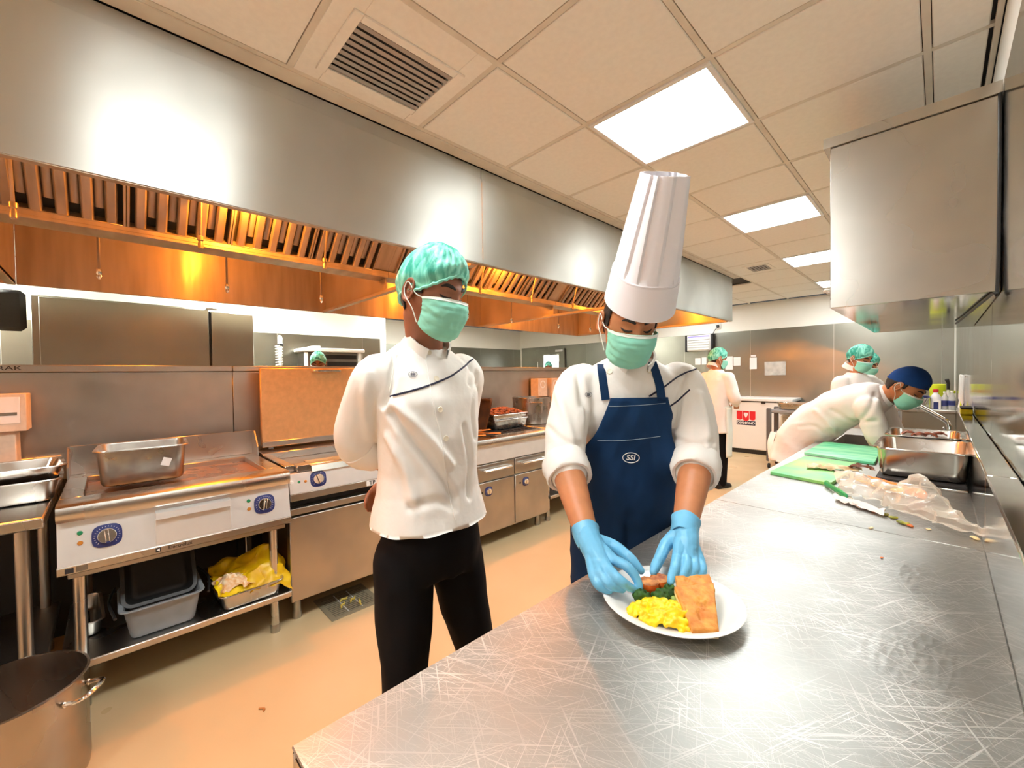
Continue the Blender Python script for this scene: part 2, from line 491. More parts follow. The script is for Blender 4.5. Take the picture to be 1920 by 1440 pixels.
ceiling_vent(3, 6, 'slatted rectangular air vent in ceiling tile beside the steel hood', -1.72, -1.42, .66, 1.06, 9)
ceiling_vent(3, 14, 'small distant slatted air vent in ceiling past the chef hat', -1.62, -1.42, 5.5, 5.8, 6)

# ================================================================== canopy hoods
M_bulb = mat('warm_bulb', (1, .6, .3), .4, emit=HOOD_COLOR, emit_s=12)
HZ0, HZ1 = 2.08, 2.585
XF, XBK = -1.93, -4.45
# slope of the filter bank: from gutter up towards the front
FA, FB = np.array([-3.13, 2.255]), np.array([-2.79, 2.60])
SU = (FB-FA)/np.linalg.norm(FB-FA); SN = np.array([SU[1], -SU[0]]); SL = float(np.linalg.norm(FB-FA))
def slab(y0, y1, s0, s1, n0, n1, bev=.0):
    m = MB(); m.box(s0, s1, y0, y1, n0, n1, bev)
    m.v = [(FA[0]+SU[0]*s+SN[0]*n, y, FA[1]+SU[1]*s+SN[1]*n) for s, y, n in m.v]
    return m
def chan(y0, y1, s0, s1, n0, n1):
    """open baffle channel: rounded front"""
    m = MB(); w = y1-y0
    prof = [(y0, n0), (y0+w*.06, n0+(n1-n0)*.7), (y0+w*.2, n1), (y0+w*.8, n1), (y1-w*.06, n0+(n1-n0)*.7), (y1, n0), (y1-w*.12, n0), (y1-w*.24, n1-.004), (y0+w*.24, n1-.004), (y0+w*.12, n0)]
    rings = [[(s, y, n) for y, n in prof] for s in (s0, s1)]
    m.loft(rings)
    m.v = [(FA[0]+SU[0]*s+SN[0]*n, y, FA[1]+SU[1]*s+SN[1]*n) for s, y, n in m.v]
    return m
FRONT_B = BACK_B = FRAME_B = PLATE_B = HANDLE_B = None
def make_filter(hood, y0, w):
    global FRONT_B, BACK_B, FRAME_B, PLATE_B, HANDLE_B
    hl = hood.location
    loc = (0-hl.x, y0-hl.y, 0-hl.z)
    if FRAME_B is None:
        m = MB()
        for a, b, c, d in ((.0, .012, 0, SL), (w-.012, w, 0, SL), (.012, w-.012, SL-.02, SL), (.012, w-.012, 0, .012)):
            s = slab(a, b, c, d, -.03, .022, .002); m.add(s.v, s.f)
        o = m.build('filter', M_filter, hood); o.data.transform(Matrix.Translation(hl)); FRAME_B = o
    else: o = share(FRAME_B, hood, loc, 'filter')
    o.location = loc
    def kid(cache, mb, name, mt, off):
        if cache is None:
            c = mb.build(name, mt, None); c.parent = o; cache = c
        else: c = share(cache, o, off, name)
        c.location = off; return cache
    PLATE_B = kid(PLATE_B, slab(.012, w-.012, .012, SL-.02, -.032, -.028), 'backing', M_rubber, (0, 0, 0))
    n = 5; p = (w-.024)/n
    for k in range(n):
        FRONT_B = kid(FRONT_B, chan(0, p*.56, .006, SL-.012, .0, .02), 'baffle', M_filter, (0, .012+p*k+p*.22, 0))
    for k in range(n-1):
        BACK_B = kid(BACK_B, chan(0, p*.5, .075, SL-.012, -.022, -.006), 'rear_baffle', M_filter, (0, .012+p*(k+.76), 0))
    hm = MB()
    for s_ in (.23,):
        pts = [(s_+.02*math.cos(a), .004+.012*math.sin(a)-.006) for a in np.linspace(-.9, .9, 7)]
        hm.tube([(FA[0]+SU[0]*s+SN[0]*.024, y, FA[1]+SU[1]*s+SN[1]*.024) for s, y in pts], .0022, 5)
    HANDLE_B = kid(HANDLE_B, hm, 'pull_ring', M_black, (0, w-.022, 0))
def hood(y0, y1, label, lamp=True, nfil=4, rods=True):
    yc = (y0+y1)/2
    t = thing('canopy_hood', label, 'extractor hood', (-3.2, yc, HZ0), 'island canopy hood sections')
    g = .0015
    m = MB(); m.box(XF-.004, XF, y0+g, y1-g, HZ0, HZ1, .001)
    m.build('front_panel', M_hood, t)
    m = MB(); m.box(XF-.034, XF-.004, y0+g, y1-g, HZ0-.004, HZ0+.004, .001); m.box(XF-.034, XF-.030, y0+g, y1-g, HZ0+.004, HZ0+.03, .001)
    m.build('drip_lip', M_hood_in, t)
    bx('closure_strip', M_hood, t, XF-.022, XF-.006, y0+g, y1-g, HZ1+.002, ZC-.001, .001)
    bx('back_panel', M_hood_in, t, XBK-.02, XBK, y0+g, y1-g, HZ0, HZ1+.03, .002)
    bx('roof_panel', M_hood_in, t, XBK, XF-.05, y0+g, y1-g, HZ1+.005, HZ1+.02, .001)
    MB().prism([(XF-.004, HZ1-.02), (XF-.006, HZ1), (-2.79, 2.615), (-2.79, 2.60)], 'y', y0+g, y1-g).build('front_slope', M_hood_in, t)
    m = MB(); m.box(-3.28, -3.11, y0+g, y1-g, 2.205, 2.222, .002); m.box(-3.118, -3.11, y0+g, y1-g, 2.222, 2.252, .002); m.box(-3.28, -3.272, y0+g, y1-g, 2.222, 2.252, .002)
    m.build('grease_gutter', M_hood_in, t)
    # filters
    w = .475; yf = y0+.06
    slab(y0+g, yf, 0, SL, -.02, .0, .001).build('blanking_plate', M_hood_in, t)
    for k in range(nfil): make_filter(t, yf+k*(w+.002), w)
    slab(yf+nfil*(w+.002), y1-g, 0, SL, -.02, .004, .001).build('blanking_plate', M_hood_in, t)
    MB().prism([(-3.26, 2.255), (-3.245, 2.255), (-3.60, 2.60), (-3.615, 2.60)], 'y', y0+g, y1-g).build('rear_filter_bank', M_filter, t)
    # partition between hood sections: panel behind the gutter, beam to the front
    m = MB(); m.box(XBK, -3.14, y1-.012, y1-g, HZ0, HZ1, .001); m.build('partition', M_hood_in, t)
    bx('partition_beam', M_hood_in, t, XBK, XF-.06, y1-.045, y1-g, HZ0-.006, HZ0+.02, .002)
    if rods:
        for k, yy in enumerate(np.linspace(y0+.42, y1-.42, 3)):
            r = MB(); r.cyl((-3.42, yy, 2.30), (-3.42, yy, 2.055), .0065, n=8)
            n_ = r.build('nozzle_pipe', M_filter, t)
            MB().lathe([(.004, 2.06), (.012, 2.055), (.014, 2.03), (.009, 2.02), (.013, 2.01), (.004, 1.995)], (-3.42, yy, 0), 10, cap0=True, cap1=True).build('nozzle', M_chrome, n_)
        for k, yy in enumerate(np.linspace(y0+.15, y1-.55, 3)):
            r = MB(); r.cyl((-2.86, yy, 2.60), (-2.98, yy, 2.20), .007, n=8)
            n_ = r.build('drop_rod', M_filter, t)
            MB().lathe([(.006, 2.235), (.016, 2.228), (.016, 2.205), (.010, 2.20), (.014, 2.18), (.014, 2.16), (.005, 2.15)], (-2.975, yy, 0), 10, cap0=True, cap1=True).build('rod_fitting', M_filter, n_)
    if lamp:
        ly = y0 + (y1-y0)*.5
        m = MB(); m.lathe([(.02, 2.60), (.02, 2.53), (.045, 2.525), (.045, 2.49), (.03, 2.488), (.018, 2.49)], (-2.81, ly, 0), 20, cap0=True, cap1=True)
        lm = m.build('hood_lamp', M_filter, t)
        MB().sphere((-2.81, ly, 2.475), (.032, .032, .022), 14, 8).build('bulb', M_bulb, lm)
        m = MB(); m.lathe([(.02, 2.60), (.02, 2.57), (.045, 2.565), (.045, 2.54), (.03, 2.538), (.018, 2.54)], (-3.9, ly, 0), 20, cap0=True, cap1=True)
        lm2 = m.build('hood_lamp', M_filter, t)
        MB().sphere((-3.9, ly, 2.528), (.03, .03, .018), 14, 8).build('bulb', M_bulb, lm2)
        for lx_, lz_, w_ in ((-2.81, 2.445, HOOD_WATT), (-3.9, 2.50, HOOD_WATT*.38)):
            ld = bpy.data.lights.new('hood_lamp_light', 'POINT'); ld.energy = w_; ld.color = HOOD_COLOR; ld.shadow_soft_size = .025
            lo = bpy.data.objects.new('hood_lamp_light', ld); COL.objects.link(lo); lo.parent = t
            lo.location = (lx_+3.2, ly-yc, lz_-HZ0)
    return t
hood(-2.55, -.45, 'stainless canopy hood section running out of the left edge of the photo')
hood(-.45, 1.64, 'stainless canopy hood section over the griddle with the bright reflected square')
hood(1.64, 3.74, 'stainless canopy hood section between the hairnet chef and the tall chef hat')
h4 = hood(3.74, 5.98, 'farthest stainless canopy hood section ending beside the ceiling lights')
bx('end_panel', M_hood, h4, XBK-.02, XF, 5.978, 5.984, HZ0, ZC-.003, .001)
h0 = bpy.data.objects['canopy_hood']
# ================================================================== generic kitchen pieces
def pan_mb(hx, hy, depth, r=.035, taper=.06, rim=.012, t=.0025, bot_r=.02):
    """open gastronorm container standing on z=0, centred on the origin"""
    m = MB(); b = 1-taper; rings = []
    ix, iy = hx-rim, hy-rim
    def R(x, y, rr, z): return rrect(0, 0, x, y, max(.004, rr), z, 5)
    rings.append(R(ix*b-bot_r, iy*b-bot_r, r*.6, 0))
    rings.append(R(ix*b-bot_r*.3, iy*b-bot_r*.3, r*.9, bot_r*.3))
    rings.append(R(ix*b, iy*b, r, bot_r))
    rings.append(R(ix, iy, r, depth-.006))
    rings.append(R(hx-.002, hy-.002, r+rim, depth-.005))
    rings.append(R(hx, hy, r+rim, depth-.008))
    rings.append(R(hx+.0015, hy+.0015, r+rim, depth-.004))
    rings.append(R(hx, hy, r+rim, depth))
    rings.append(R(ix, iy, r, depth-.0015))
    rings.append(R(ix-t, iy-t, r-t, depth-.008))
    rings.append(R(ix*b-t, iy*b-t, r-t, bot_r+t))
    rings.append(R(ix*b-bot_r*.3-t, iy*b-bot_r*.3-t, r*.85, bot_r*.3+t))
    rings.append(R(ix*b-bot_r, iy*b-bot_r, r*.6, t))
    m.loft(rings, True, True)
    return m
def pan(label, c, hx, hy, depth, rotz=0, m=None, tilt=None, name='food_pan', group=None, **k):
    o = pan_mb(hx, hy, depth, **k).build(name, m or M_pan, None)
    o.location = c; o.rotation_euler = (tilt[0] if tilt else 0, tilt[1] if tilt else 0, rotz)
    return tag(o, label, 'pan', group)
M_pan = mat('pan_steel', (.60, .57, .52), .24, 1.0, noise_amt=.2, noise_scale=9, rough_var=.1)
M_pan_worn = mat('worn_pan_steel', (.44, .42, .38), .36, 1.0, noise_amt=.35, noise_scale=12, rough_var=.12, bump=.05, bump_scale=18)
M_griddle = mat('greasy_griddle_plate', (.20, .10, .045), .28, .6, noise_amt=.6, noise_scale=9, rough_var=.15, color2=(.45, .22, .07), bump=.08, bump_scale=30)
M_green_led = mat('green_lens', (.02, .25, .10), .2)
M_amber_led = mat('amber_lens', (.55, .22, .03), .2)
M_wood = mat('wooden_utensil', srgb(190, 130, 72), .6, noise_amt=.25, noise_scale=20, stretch=(1, 6, 1))
M_card = mat('cardboard', srgb(222, 204, 182), .75, noise_amt=.15, noise_scale=30)
def plate_frame(p, n, up):
    n = nrm(n); up = nrm(np.asarray(up, float)-n*np.dot(up, n)); r = np.cross(up, n)
    M = Matrix.Identity(4)
    for i in range(3): M[i][0] = r[i]; M[i][1] = up[i]; M[i][2] = n[i]; M[i][3] = p[i]
    return M
def knob(parent, p, n, s=1.0, dial=None, angle=0.0, lights=True, bezel=True):
    F = plate_frame(p, n, (0, 0, 1))
    if bezel:
        m = MB(); m.M = F
        pts = []
        for k in range(32):
            a = 2*PI*k/32; e = 3.2
            rr = .047*s/((abs(math.cos(a))**e+abs(math.sin(a))**e)**(1/e))
            pts.append((rr*math.cos(a), rr*math.sin(a)))
        m.loft([[(x, y, 0) for x, y in pts], [(x, y, .003*s) for x, y in pts], [(x*.95, y*.95, .004*s) for x, y in pts]])
        bz = m.build('knob_bezel', M_blue, parent)
        m = MB(); m.M = F
        for k in range(20):
            a = math.radians(225-270*k/19) ; r0, r1 = .036*s, .041*s; w = .0006*s
            c, q = math.cos(a), math.sin(a)
            m.add([(r0*c-w*q, r0*q+w*c, .0044*s), (r1*c-w*q, r1*q+w*c, .0044*s), (r1*c+w*q, r1*q-w*c, .0044*s), (r0*c+w*q, r0*q-w*c, .0044*s)], [(0, 3, 2, 1)])
        tag(m.build('dial_marks', M_white_ink, bz, 0), kind='stuff')
    m = MB(); m.M = F
    m.lathe([(.031*s, .003*s), (.031*s, .014*s), (.028*s, .018*s), (.026*s, .018*s)], n=24, cap0=True, cap1=True)
    kb = m.build('knob', dial or M_chrome, parent)
    m = MB(); m.M = F @ Matrix.Rotation(angle, 4, 'Z')
    m.box(-.007*s, .007*s, -.029*s, .029*s, .016*s, .030*s, .003*s)
    m.build('grip', dial or M_chrome, kb)
    m = MB(); m.M = F @ Matrix.Rotation(angle, 4, 'Z'); m.box(-.006*s, .006*s, -.031*s, -.022*s, .019*s, .0305*s, .001)
    m.build('pointer', M_blue, kb)
def led(parent, p, n, m_, r=.007):
    m = MB(); m.M = plate_frame(p, n, (0, 0, 1)); m.lathe([(r*1.3, 0), (r*1.3, .002), (r, .003), (r*.8, .006)], n=12, cap0=True, cap1=True); m.build('indicator_lamp', m_, parent)
def leg(parent, x, y, z0, z1, r=.022, m=None, foot=True):
    l = MB().cyl((x, y, z0+(.03 if foot else 0)), (x, y, z1), r, n=16).build('leg', m or M_steel_mid, parent)
    if foot: MB().lathe([(r*1.12, z0), (r*1.12, z0+.035), (r*.9, z0+.05)], (x, y, 0), 16, cap0=True, cap1=True).build('foot', M_steel_mid, l)

# ================================================================== centre spine behind the cooking line
sp = thing('cooking_line_spine', 'long brown-grey steel splashback spine standing behind the cooking line', 'splashback', (-3.42, 1.0, 0))
for a, b in ((-1.9, .60), (.60, 2.30), (2.30, 4.3)):
    bx('panel', M_steel_mid, sp, -3.50, -3.36, a+.0015, b-.0015, .861, 1.452, .002)
    bx('shade_black_panel', M_rubber, sp, -3.50, -3.36, a+.0015, b-.0015, .0, .859, .002)  # black colour stands for the deep shade under the cookers
    bx('cap_rail', M_steel_mid, sp, -3.51, -3.345, a+.0015, b-.0015, 1.453, 1.492, .004)
text_obj('RAK', .030, (np.array([0, 1., 0]), np.array([0, 0, 1.]), np.array([1., 0, 0]), np.array([-3.344, -.372, 1.474])), M_dark_ink, sp, 'handwriting', sx=1.5)

# ================================================================== left work table
wt = thing('work_table', 'steel work table at the left edge holding nested food pans', 'table', (-2.85, -1.0, 0))
TY0, TY1 = -1.7, -.20
m = MB(); m.box(-3.33, -2.45, TY0, TY1, .825, .87, .006); m.build('table_top', M_tabletop_warm if 'M_tabletop_warm' in globals() else M_steel, wt)
bx('upstand', M_steel, wt, -3.345, -3.325, TY0, TY1, .86, 1.0, .003)
for x in (-2.56, -3.24):
    for y in (TY0+.1, TY1-.07): leg(wt, x, y, 0, .83, .022)
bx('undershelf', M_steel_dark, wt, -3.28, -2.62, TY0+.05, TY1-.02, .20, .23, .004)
pan('shallow steel food pan nested on top of the left table stack', (-2.90, -.43, .955), .17, .265, .07, .12, group=None)
pan('deeper steel food pan at the bottom of the left table stack', (-2.88, -.43, .871), .165, .26, .10, .05)
cb = thing('carton', 'pale carton standing on a wood block behind the left pans', 'carton', (-3.23, -.42, .87))
bx('wood_block', M_card, cb, -3.31, -3.17, -.66, -.34, .8705, 1.16, .004)
bx('box', M_card, cb, -3.31, -3.14, -.66, -.30, 1.161, 1.345, .003)
bx('flap', M_paper, cb, -3.139, -3.137, -.52, -.32, 1.20, 1.33, .001)
bx('tape', M_steel, cb, -3.1365, -3.1355, -.46, -.33, 1.24, 1.255, .0)

# ================================================================== griddle on stand
gd = thing('electric_griddle', 'stainless electric griddle on an open stand with two blue-rimmed dials', 'griddle', (-2.82, .255, 0))
G0, G1 = -.17, .685
bx('body', M_steel_mid, gd, -3.24, -2.50, G0+.01, G1-.01, .60, .855, .004)
m = MB()
m.box(-3.24, -3.13, G0, G1, .855, .90, .004); m.box(-2.60, -2.52, G0, G1, .855, .90, .003)
m.box(-3.13, -2.60, G0, G0+.075, .855, .90, .004); m.box(-3.13, -2.60, G1-.075, G1, .855, .90, .004)
m.build('top_frame', M_steel, gd)
m = MB(); m.prism([(-2.53, .9005), (-2.46, .9005), (-2.443, .893), (-2.437, .88), (-2.437, .85), (-2.447, .832), (-2.53, .832)], 'y', G0, G1); m.build('nosing', M_steel, gd)
bx('cooking_plate', M_griddle, gd, -3.13, -2.60, G0+.075, G1-.075, .86, .872, .001)
m = MB(); m.box(-3.24, -3.228, G0, G1, .9, 1.055, .002); m.build('splash_guard', M_steel, gd)
for y in (G0, G1-.008):
    MB().prism([(-3.228, .9), (-3.228, 1.055), (-3.17, 1.055), (-3.09, .96), (-3.09, .9)], 'y', y, y+.008).build('side_guard', M_steel, gd)
PN = nrm((1, 0, .16))
def panel_x(z): return -2.447 - (z-.655)*.16
m = MB(); m.prism([(panel_x(.832), .832), (panel_x(.655), .655), (-2.52, .655), (-2.52, .832)], 'y', G0, G1); m.build('control_panel', M_control, gd)
m = MB(); m.prism([(-2.447, .6545), (-2.443, .65), (-2.443, .622), (-2.45, .617), (-2.52, .617), (-2.52, .6545)], 'y', G0-.002, G1+.002); m.build('lower_trim', M_steel, gd)
bx('base_rail', M_steel_mid, gd, -3.2, -2.475, G0+.025, G1-.02, .59, .6165, .003)
dr = bx('grease_drawer', M_control, gd, panel_x(.7)-.01, panel_x(.7)+.008, .13, .415, .66, .775, .002)
MB().prism([(panel_x(.79)-.002, .812), (panel_x(.79)+.040, .806), (panel_x(.79)+.044, .778), (panel_x(.79)+.039, .777), (panel_x(.79)+.034, .799), (panel_x(.79)-.002, .803)], 'y', .132, .413).build('drawer_lip', M_control, dr)
def onp(y, z, off=.0005): return np.array([panel_x(z), y, z])+PN*off
knob(gd, onp(-.025, .745), PN, 1.0, angle=.1); knob(gd, onp(.565, .745), PN, 1.0, angle=-.15)
for y, z, mm in ((-.105, .775, M_green_led), (-.105, .735, M_amber_led), (.495, .775, M_green_led), (.495, .735, M_amber_led)): led(gd, onp(y, z), PN, mm)
Rr, Uu, Nn = np.array([0, 1., 0]), np.array([0, 0, 1.]), np.array([1., 0, 0])
text_obj('Electrolux', .021, (Rr, Uu, Nn, np.array([-2.4428, .215, .637])), M_dark_ink, gd, 'lettering', .0005, True)
m = MB(); m.box(-2.4432, -2.4420, .128, .146, .629, .647, 0); m.build('emblem', M_dark_ink, gd)
MB().add([(-2.4415, .131, .638), (-2.4415, .142, .645), (-2.4415, .142, .631)], [(0, 1, 2)]).build('emblem_arrow', M_white_ink, gd, 0)
bx('rating_label', M_dark_ink, gd, -2.4445, -2.4425, -.15, -.125, .625, .645, 0)
bx('rating_label', M_steel_dark, gd, -2.4445, -2.4425, -.118, -.085, .625, .647, 0)
for x in (-2.56, -3.16):
    for y in (G0+.055, G1-.06): leg(gd, x, y, 0, .60, .021, M_steel)
bx('lower_shelf', M_steel, gd, -3.18, -2.485, G0-.01, G1+.01, .195, .228, .005)

dp = pan('deep worn steel container resting on the griddle plate', (-2.83, .115, .9025), .165, .175, .175, -.06, M_pan_worn, name='deep_food_pan', r=.04)
stk = MB().box(-.002, .002, -.02, .02, -.02, .02, 0); 
s_ = atx(292, 853, -2.672)
o = MB(); o.M = plate_frame((0, 0, 0), (1, 0, -.04), (0, .35, 1)); o.box(-.017, .017, -.02, .02, 0, .0012, 0)
o = o.build('sticker', M_white, None); o.parent = dp; o.location = (.158, .085, .095)

# under the griddle: translucent tub, bag, trays
M_tub = mat('translucent_plastic', srgb(176, 184, 190), .25, trans=.35, alpha=.9, noise_amt=.2, noise_scale=10)
tub = thing('storage_tub', 'translucent grey plastic tub with black tray on the griddle undershelf', 'tub', (-2.68, .155, .229))
m = pan_mb(.175, .155, .15, r=.03, taper=.14, rim=.016, t=.004); m.v = [(x-2.66, y+.155, z+.2285) for x, y, z in m.v]; m.build('tub_body', M_tub, tub)
for s in (-1, 1): MB().tube(catmull([(-2.66+.185, .155+s*.165, .37), (-2.66+.02, .155+s*.185, .385), (-2.66-.185, .155+s*.165, .37)], 5), .006, 6).build('side_clip', M_black, tub)
m = pan_mb(.15, .14, .05, r=.03, taper=.1, rim=.015, t=.003); m.M = None
R = Matrix.Rotation(.95, 3, 'Y')
m.v = [tuple(R @ Vector(p) + Vector((-2.70, .15, .45))) for p in m.v]
tag(m.build('black_tray', M_black, None), 'black plastic tray leaning inside the grey tub', 'tray')
pan('shallow steel tray under the yellow bag on the undershelf', (-2.64, .505, .229), .165, .15, .085, .04, name='food_tray', r=.03)
pan('long steel tray lying at the back end of the undershelf', (-2.87, -.10, .229), .19, .05, .075, .05, M_steel_mid, name='food_tray', r=.03)
M_bag_y = mat('yellow_plastic_bag', srgb(247, 212, 10), .35, trans=.0, sss=0, noise_amt=.25, noise_scale=7, spec=.6, color2=srgb(214, 160, 8))
def crumple(fn, nu, nv, amp, scale, seed, t=.0012):
    m = MB(); m.grid(fn, nu, nv)
    V = np.array(m.v)
    for i in range(len(V)):
        p = Vector(V[i])*scale + Vector((seed*7.3, seed*1.7, seed*3.1))
        a = noise.noise(p); b = noise.noise(p*2.3+Vector((9, 2, 5))); c = noise.noise(p*2.1+Vector((1, 8, 3)))
        r = 1-2*abs(noise.noise(p*1.6+Vector((4, 4, 1))))
        V[i] += np.array([b*.7, c*.7, a*.6+r*.6])*amp
    return solid_sheet(V, m.f, t)
def bagfn(u, v):
    # ragged heap spilling over the tray front and right end
    x = -2.80+.31*v; y = .36+.335*u
    z = .335 + .10*math.exp(-((u-.75)/.28)**2-((v-.35)/.4)**2) + .05*math.exp(-((u-.3)/.25)**2-((v-.2)/.35)**2) - .07*max(0, v-.78)/.22*(.4+.6*u) - .05*max(0, u-.88)/.12
    return (x, y, z)
V, F = crumple(bagfn, 44, 36, .030, 9.0, 1)
tag(mesh_obj('plastic_bag', V, F, M_bag_y, None, 30), 'crumpled yellow plastic bag spilling out of the undershelf tray', 'bag')
M_scrap_or = mat('food_wrapper', srgb(222, 150, 60), .5, noise_amt=.6, noise_scale=35, color2=srgb(250, 236, 205))
def scrapfn(u, v): return (-2.66+.16*v, .365+.15*u, .325+.045*math.sin(PI*u)*math.sin(PI*v))
V, F = crumple(scrapfn, 22, 18, .030, 16.0, 3)
tag(mesh_obj('food_wrappers', V, F, M_scrap_or, None, 30), 'crumpled orange and white wrappers beside the yellow bag', 'wrappers')

# ================================================================== tilting pan with raised lid
tp = thing('tilting_pan', 'tilting braising pan with copper-lit lid raised, behind the hairnet chef', 'cooker', (-2.85, 1.1, 0))
T0, T1 = .705, 1.52
bx('body', M_steel_mid, tp, -3.25, -2.565, T0, T1, .72, .86, .004)
m = MB(); m.box(-3.25, -3.08, T0, T1, .86, .91, .004); m.box(-3.08, -2.60, T0, T0+.05, .86, .90, .004); m.box(-3.08, -2.60, T1-.05, T1, .86, .90, .004); m.box(-2.64, -2.56, T0+.05, T1-.05, .86, .90, .004)
m.build('top_frame', M_steel, tp)
bx('pan_well', M_steel_mid, tp, -3.08, -2.64, T0+.05, T1-.05, .80, .815, .002)
MB().prism([(-2.66, .905), (-2.53, .893), (-2.52, .86), (-2.535, .86), (-2.54, .884), (-2.66, .895)], 'y', T0+.12, T1-.02).build('pouring_lip', M_steel, tp)
m = MB(); m.prism([(-2.56, .858), (-2.535, .858), (-2.515, .752), (-2.56, .752)], 'y', T0, T1); m.build('control_panel', M_control, tp)
bx('lower_trim', M_steel_mid, tp, -2.58, -2.513, T0, T1, .71, .751, .003)
m = MB(); m.box(-2.5128, -2.511, 1.145, 1.265, .715, .746, .0); m.build('name_plate', M_paper, tp)
text_obj('TP 10', .036, (Rr, Uu, Nn, np.array([-2.5105, 1.205, .7305])), M_dark_ink, tp, 'handwriting', .0003, True)
bx('recess', M_black, tp, -3.2, -2.60, T0+.01, T1-.01, .64, .71, 0)
bx('drip_rail', M_steel_mid, tp, -2.60, -2.535, T0, T1, .625, .662, .003)
bx('door', M_steel_mid, tp, -2.60, -2.54, T0, T1, .13, .612, .004)
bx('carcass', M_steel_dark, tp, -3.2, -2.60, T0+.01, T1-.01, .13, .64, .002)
kn = nrm((1, 0, .18))
knob(tp, np.array([-2.528, .86, .812]), kn, .95, angle=.3)
led(tp, np.array([-2.5275, .755, .812]), kn, M_green_led, .006); led(tp, np.array([-2.5275, .79, .81]), kn, M_amber_led, .006)
led(tp, np.array([-2.5275, .715, .815]), kn, M_white, .010)
M_lid = mat('hood_glow_lid_steel', (.80, .48, .22), .36, .6, noise_amt=.15, noise_scale=30, rough_var=.06)  # orange base colour stands in for the hood's warm glow on the lid
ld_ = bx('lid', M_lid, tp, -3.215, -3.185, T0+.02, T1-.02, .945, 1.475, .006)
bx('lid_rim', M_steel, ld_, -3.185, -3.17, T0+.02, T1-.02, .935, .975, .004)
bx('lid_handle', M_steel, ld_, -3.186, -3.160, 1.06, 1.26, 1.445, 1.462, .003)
for y in (T0+.06, T1-.08):
    MB().cyl((-3.2, y, .93), (-3.2, y+.03, .93), .014, n=12).build('hinge', M_steel_dark, tp)
for x in (-2.62, -3.15):
    for y in (T0+.05, T1-.05): leg(tp, x, y, 0, .13, .022)

# hidden neighbour and the range
ch = thing('neutral_cabinet', 'plain steel base cabinet standing behind the hairnet chef', 'cabinet', (-2.85, 1.78, 0))
bx('body', M_steel_mid, ch, -3.25, -2.56, 1.535, 2.025, .12, .845, .004); bx('counter', M_steel, ch, -3.25, -2.50, 1.535, 2.025, .846, .90, .004)
bx('door', M_steel, ch, -2.559, -2.54, 1.55, 2.01, .15, .80, .004); MB().tube([(-2.53, 1.6, .74), (-2.50, 1.6, .74), (-2.50, 1.95, .74), (-2.53, 1.95, .74)], .008, 8).build('handle', M_chrome, ch)
for x in (-2.62, -3.15):
    for y in (1.58, 1.98): leg(ch, x, y, 0, .12, .022)
rg = thing('oven_range', 'steel oven range with two handled drawers between the two chefs', 'range', (-2.85, 2.45, 0))
R0, R1 = 2.03, 2.90
bx('body', M_steel_mid, rg, -3.25, -2.54, R0, R1, .12, .845, .003)
m = MB(); m.prism([(-3.25, .846), (-3.25, .90), (-2.52, .90), (-2.495, .893), (-2.485, .87), (-2.49, .846)], 'y', R0, R1); m.build('counter', M_steel, rg)
bx('control_panel', M_control, rg, -2.54, -2.515, R0, R1, .70, .844, .003)
for a, b in ((R0+.005, 2.455), (2.465, R1-.005)):
    d = bx('drawer', M_steel_mid, rg, -2.54, -2.52, a, b, .555, .69, .003)
    MB().tube(catmull([(-2.525, a+.07, .645), (-2.49, a+.07, .645), (-2.485, a+.09, .645), (-2.485, b-.09, .645), (-2.49, b-.07, .645), (-2.525, b-.07, .645)], 3), .010, 8).build('handle', M_chrome, d)
    dd = bx('oven_door', M_steel_mid, rg, -2.54, -2.522, a, b, .135, .545, .003)
    knob(rg, np.array([-2.5215, a+.13, .47]), (1, 0, 0), .8, angle=.2, bezel=True)
    led(rg, np.array([-2.5215, a+.06, .47]), (1, 0, 0), M_black, .006)
m = MB(); m.box(-3.15, -2.62, R0+.06, R1-.06, .901, .908, .002)
for k in range(16): m.box(-3.14, -2.63, R0+.075+k*.045, R0+.09+k*.045, .907, .918, .003)
m.build('grate', M_rubber, rg)
for x in (-2.62, -3.15):
    for y in (R0+.06, R1-.06): leg(rg, x, y, 0, .12, .022)
sidec = thing('base_counter', 'steel counter past the oven range hidden behind the apron chef', 'counter', (-2.85, 3.5, 0))
bx('counter', M_steel, sidec, -3.25, -2.50, 2.93, 4.2, .85, .90, .004)
for x in (-2.62, -3.15):
    for y in (2.99, 4.1): leg(sidec, x, y, 0, .85, .022, M_steel)
bx('undershelf', M_steel_mid, sidec, -3.2, -2.56, 2.97, 4.15, .22, .25, .003)

# on the range: meat pan, tray, stockpot, spatulas
pan('empty steel food pan under the heaped meat pan', (-2.83, 2.61, .919), .14, .235, .09, .05, r=.03)
mp = pan('steel food pan heaped with browned meat on the range', (-2.835, 2.605, .965), .142, .237, .09, .05, r=.03)
M_meat = mat('browned_meat', srgb(164, 92, 58), .45, noise_amt=.55, noise_scale=55, color2=srgb(92, 42, 24))
random.seed(11)
mb = MB()
for k in range(300):
    u, v = random.uniform(-1, 1), random.uniform(-1, 1)
    h = .055*max(0, 1-(u*u*.7+v*v*.7))
    c = (-2.835+u*.12, 2.605+v*.215, 1.045+h*random.uniform(.75, 1.05))
    a = random.uniform(0, PI); Rm = np.array(Matrix.Rotation(a, 3, 'Z') @ Matrix.Rotation(random.uniform(-.5, .5), 3, 'X'))
    mb.sphere(c, (random.uniform(.016, .03), random.uniform(.008, .013), random.uniform(.007, .011)), 8, 5, Rm)
mb.box(-2.95, -2.72, 2.40, 2.81, 1.0, 1.045, .01)
tag(mb.build('meat_pieces', M_meat, None, 60), 'heap of browned meat pieces filling the range pan', 'meat', kind='stuff')
M_darktray = mat('dark_baking_tray', (.05, .035, .025), .3, .8, noise_amt=.4, noise_scale=10, color2=(.14, .07, .035))
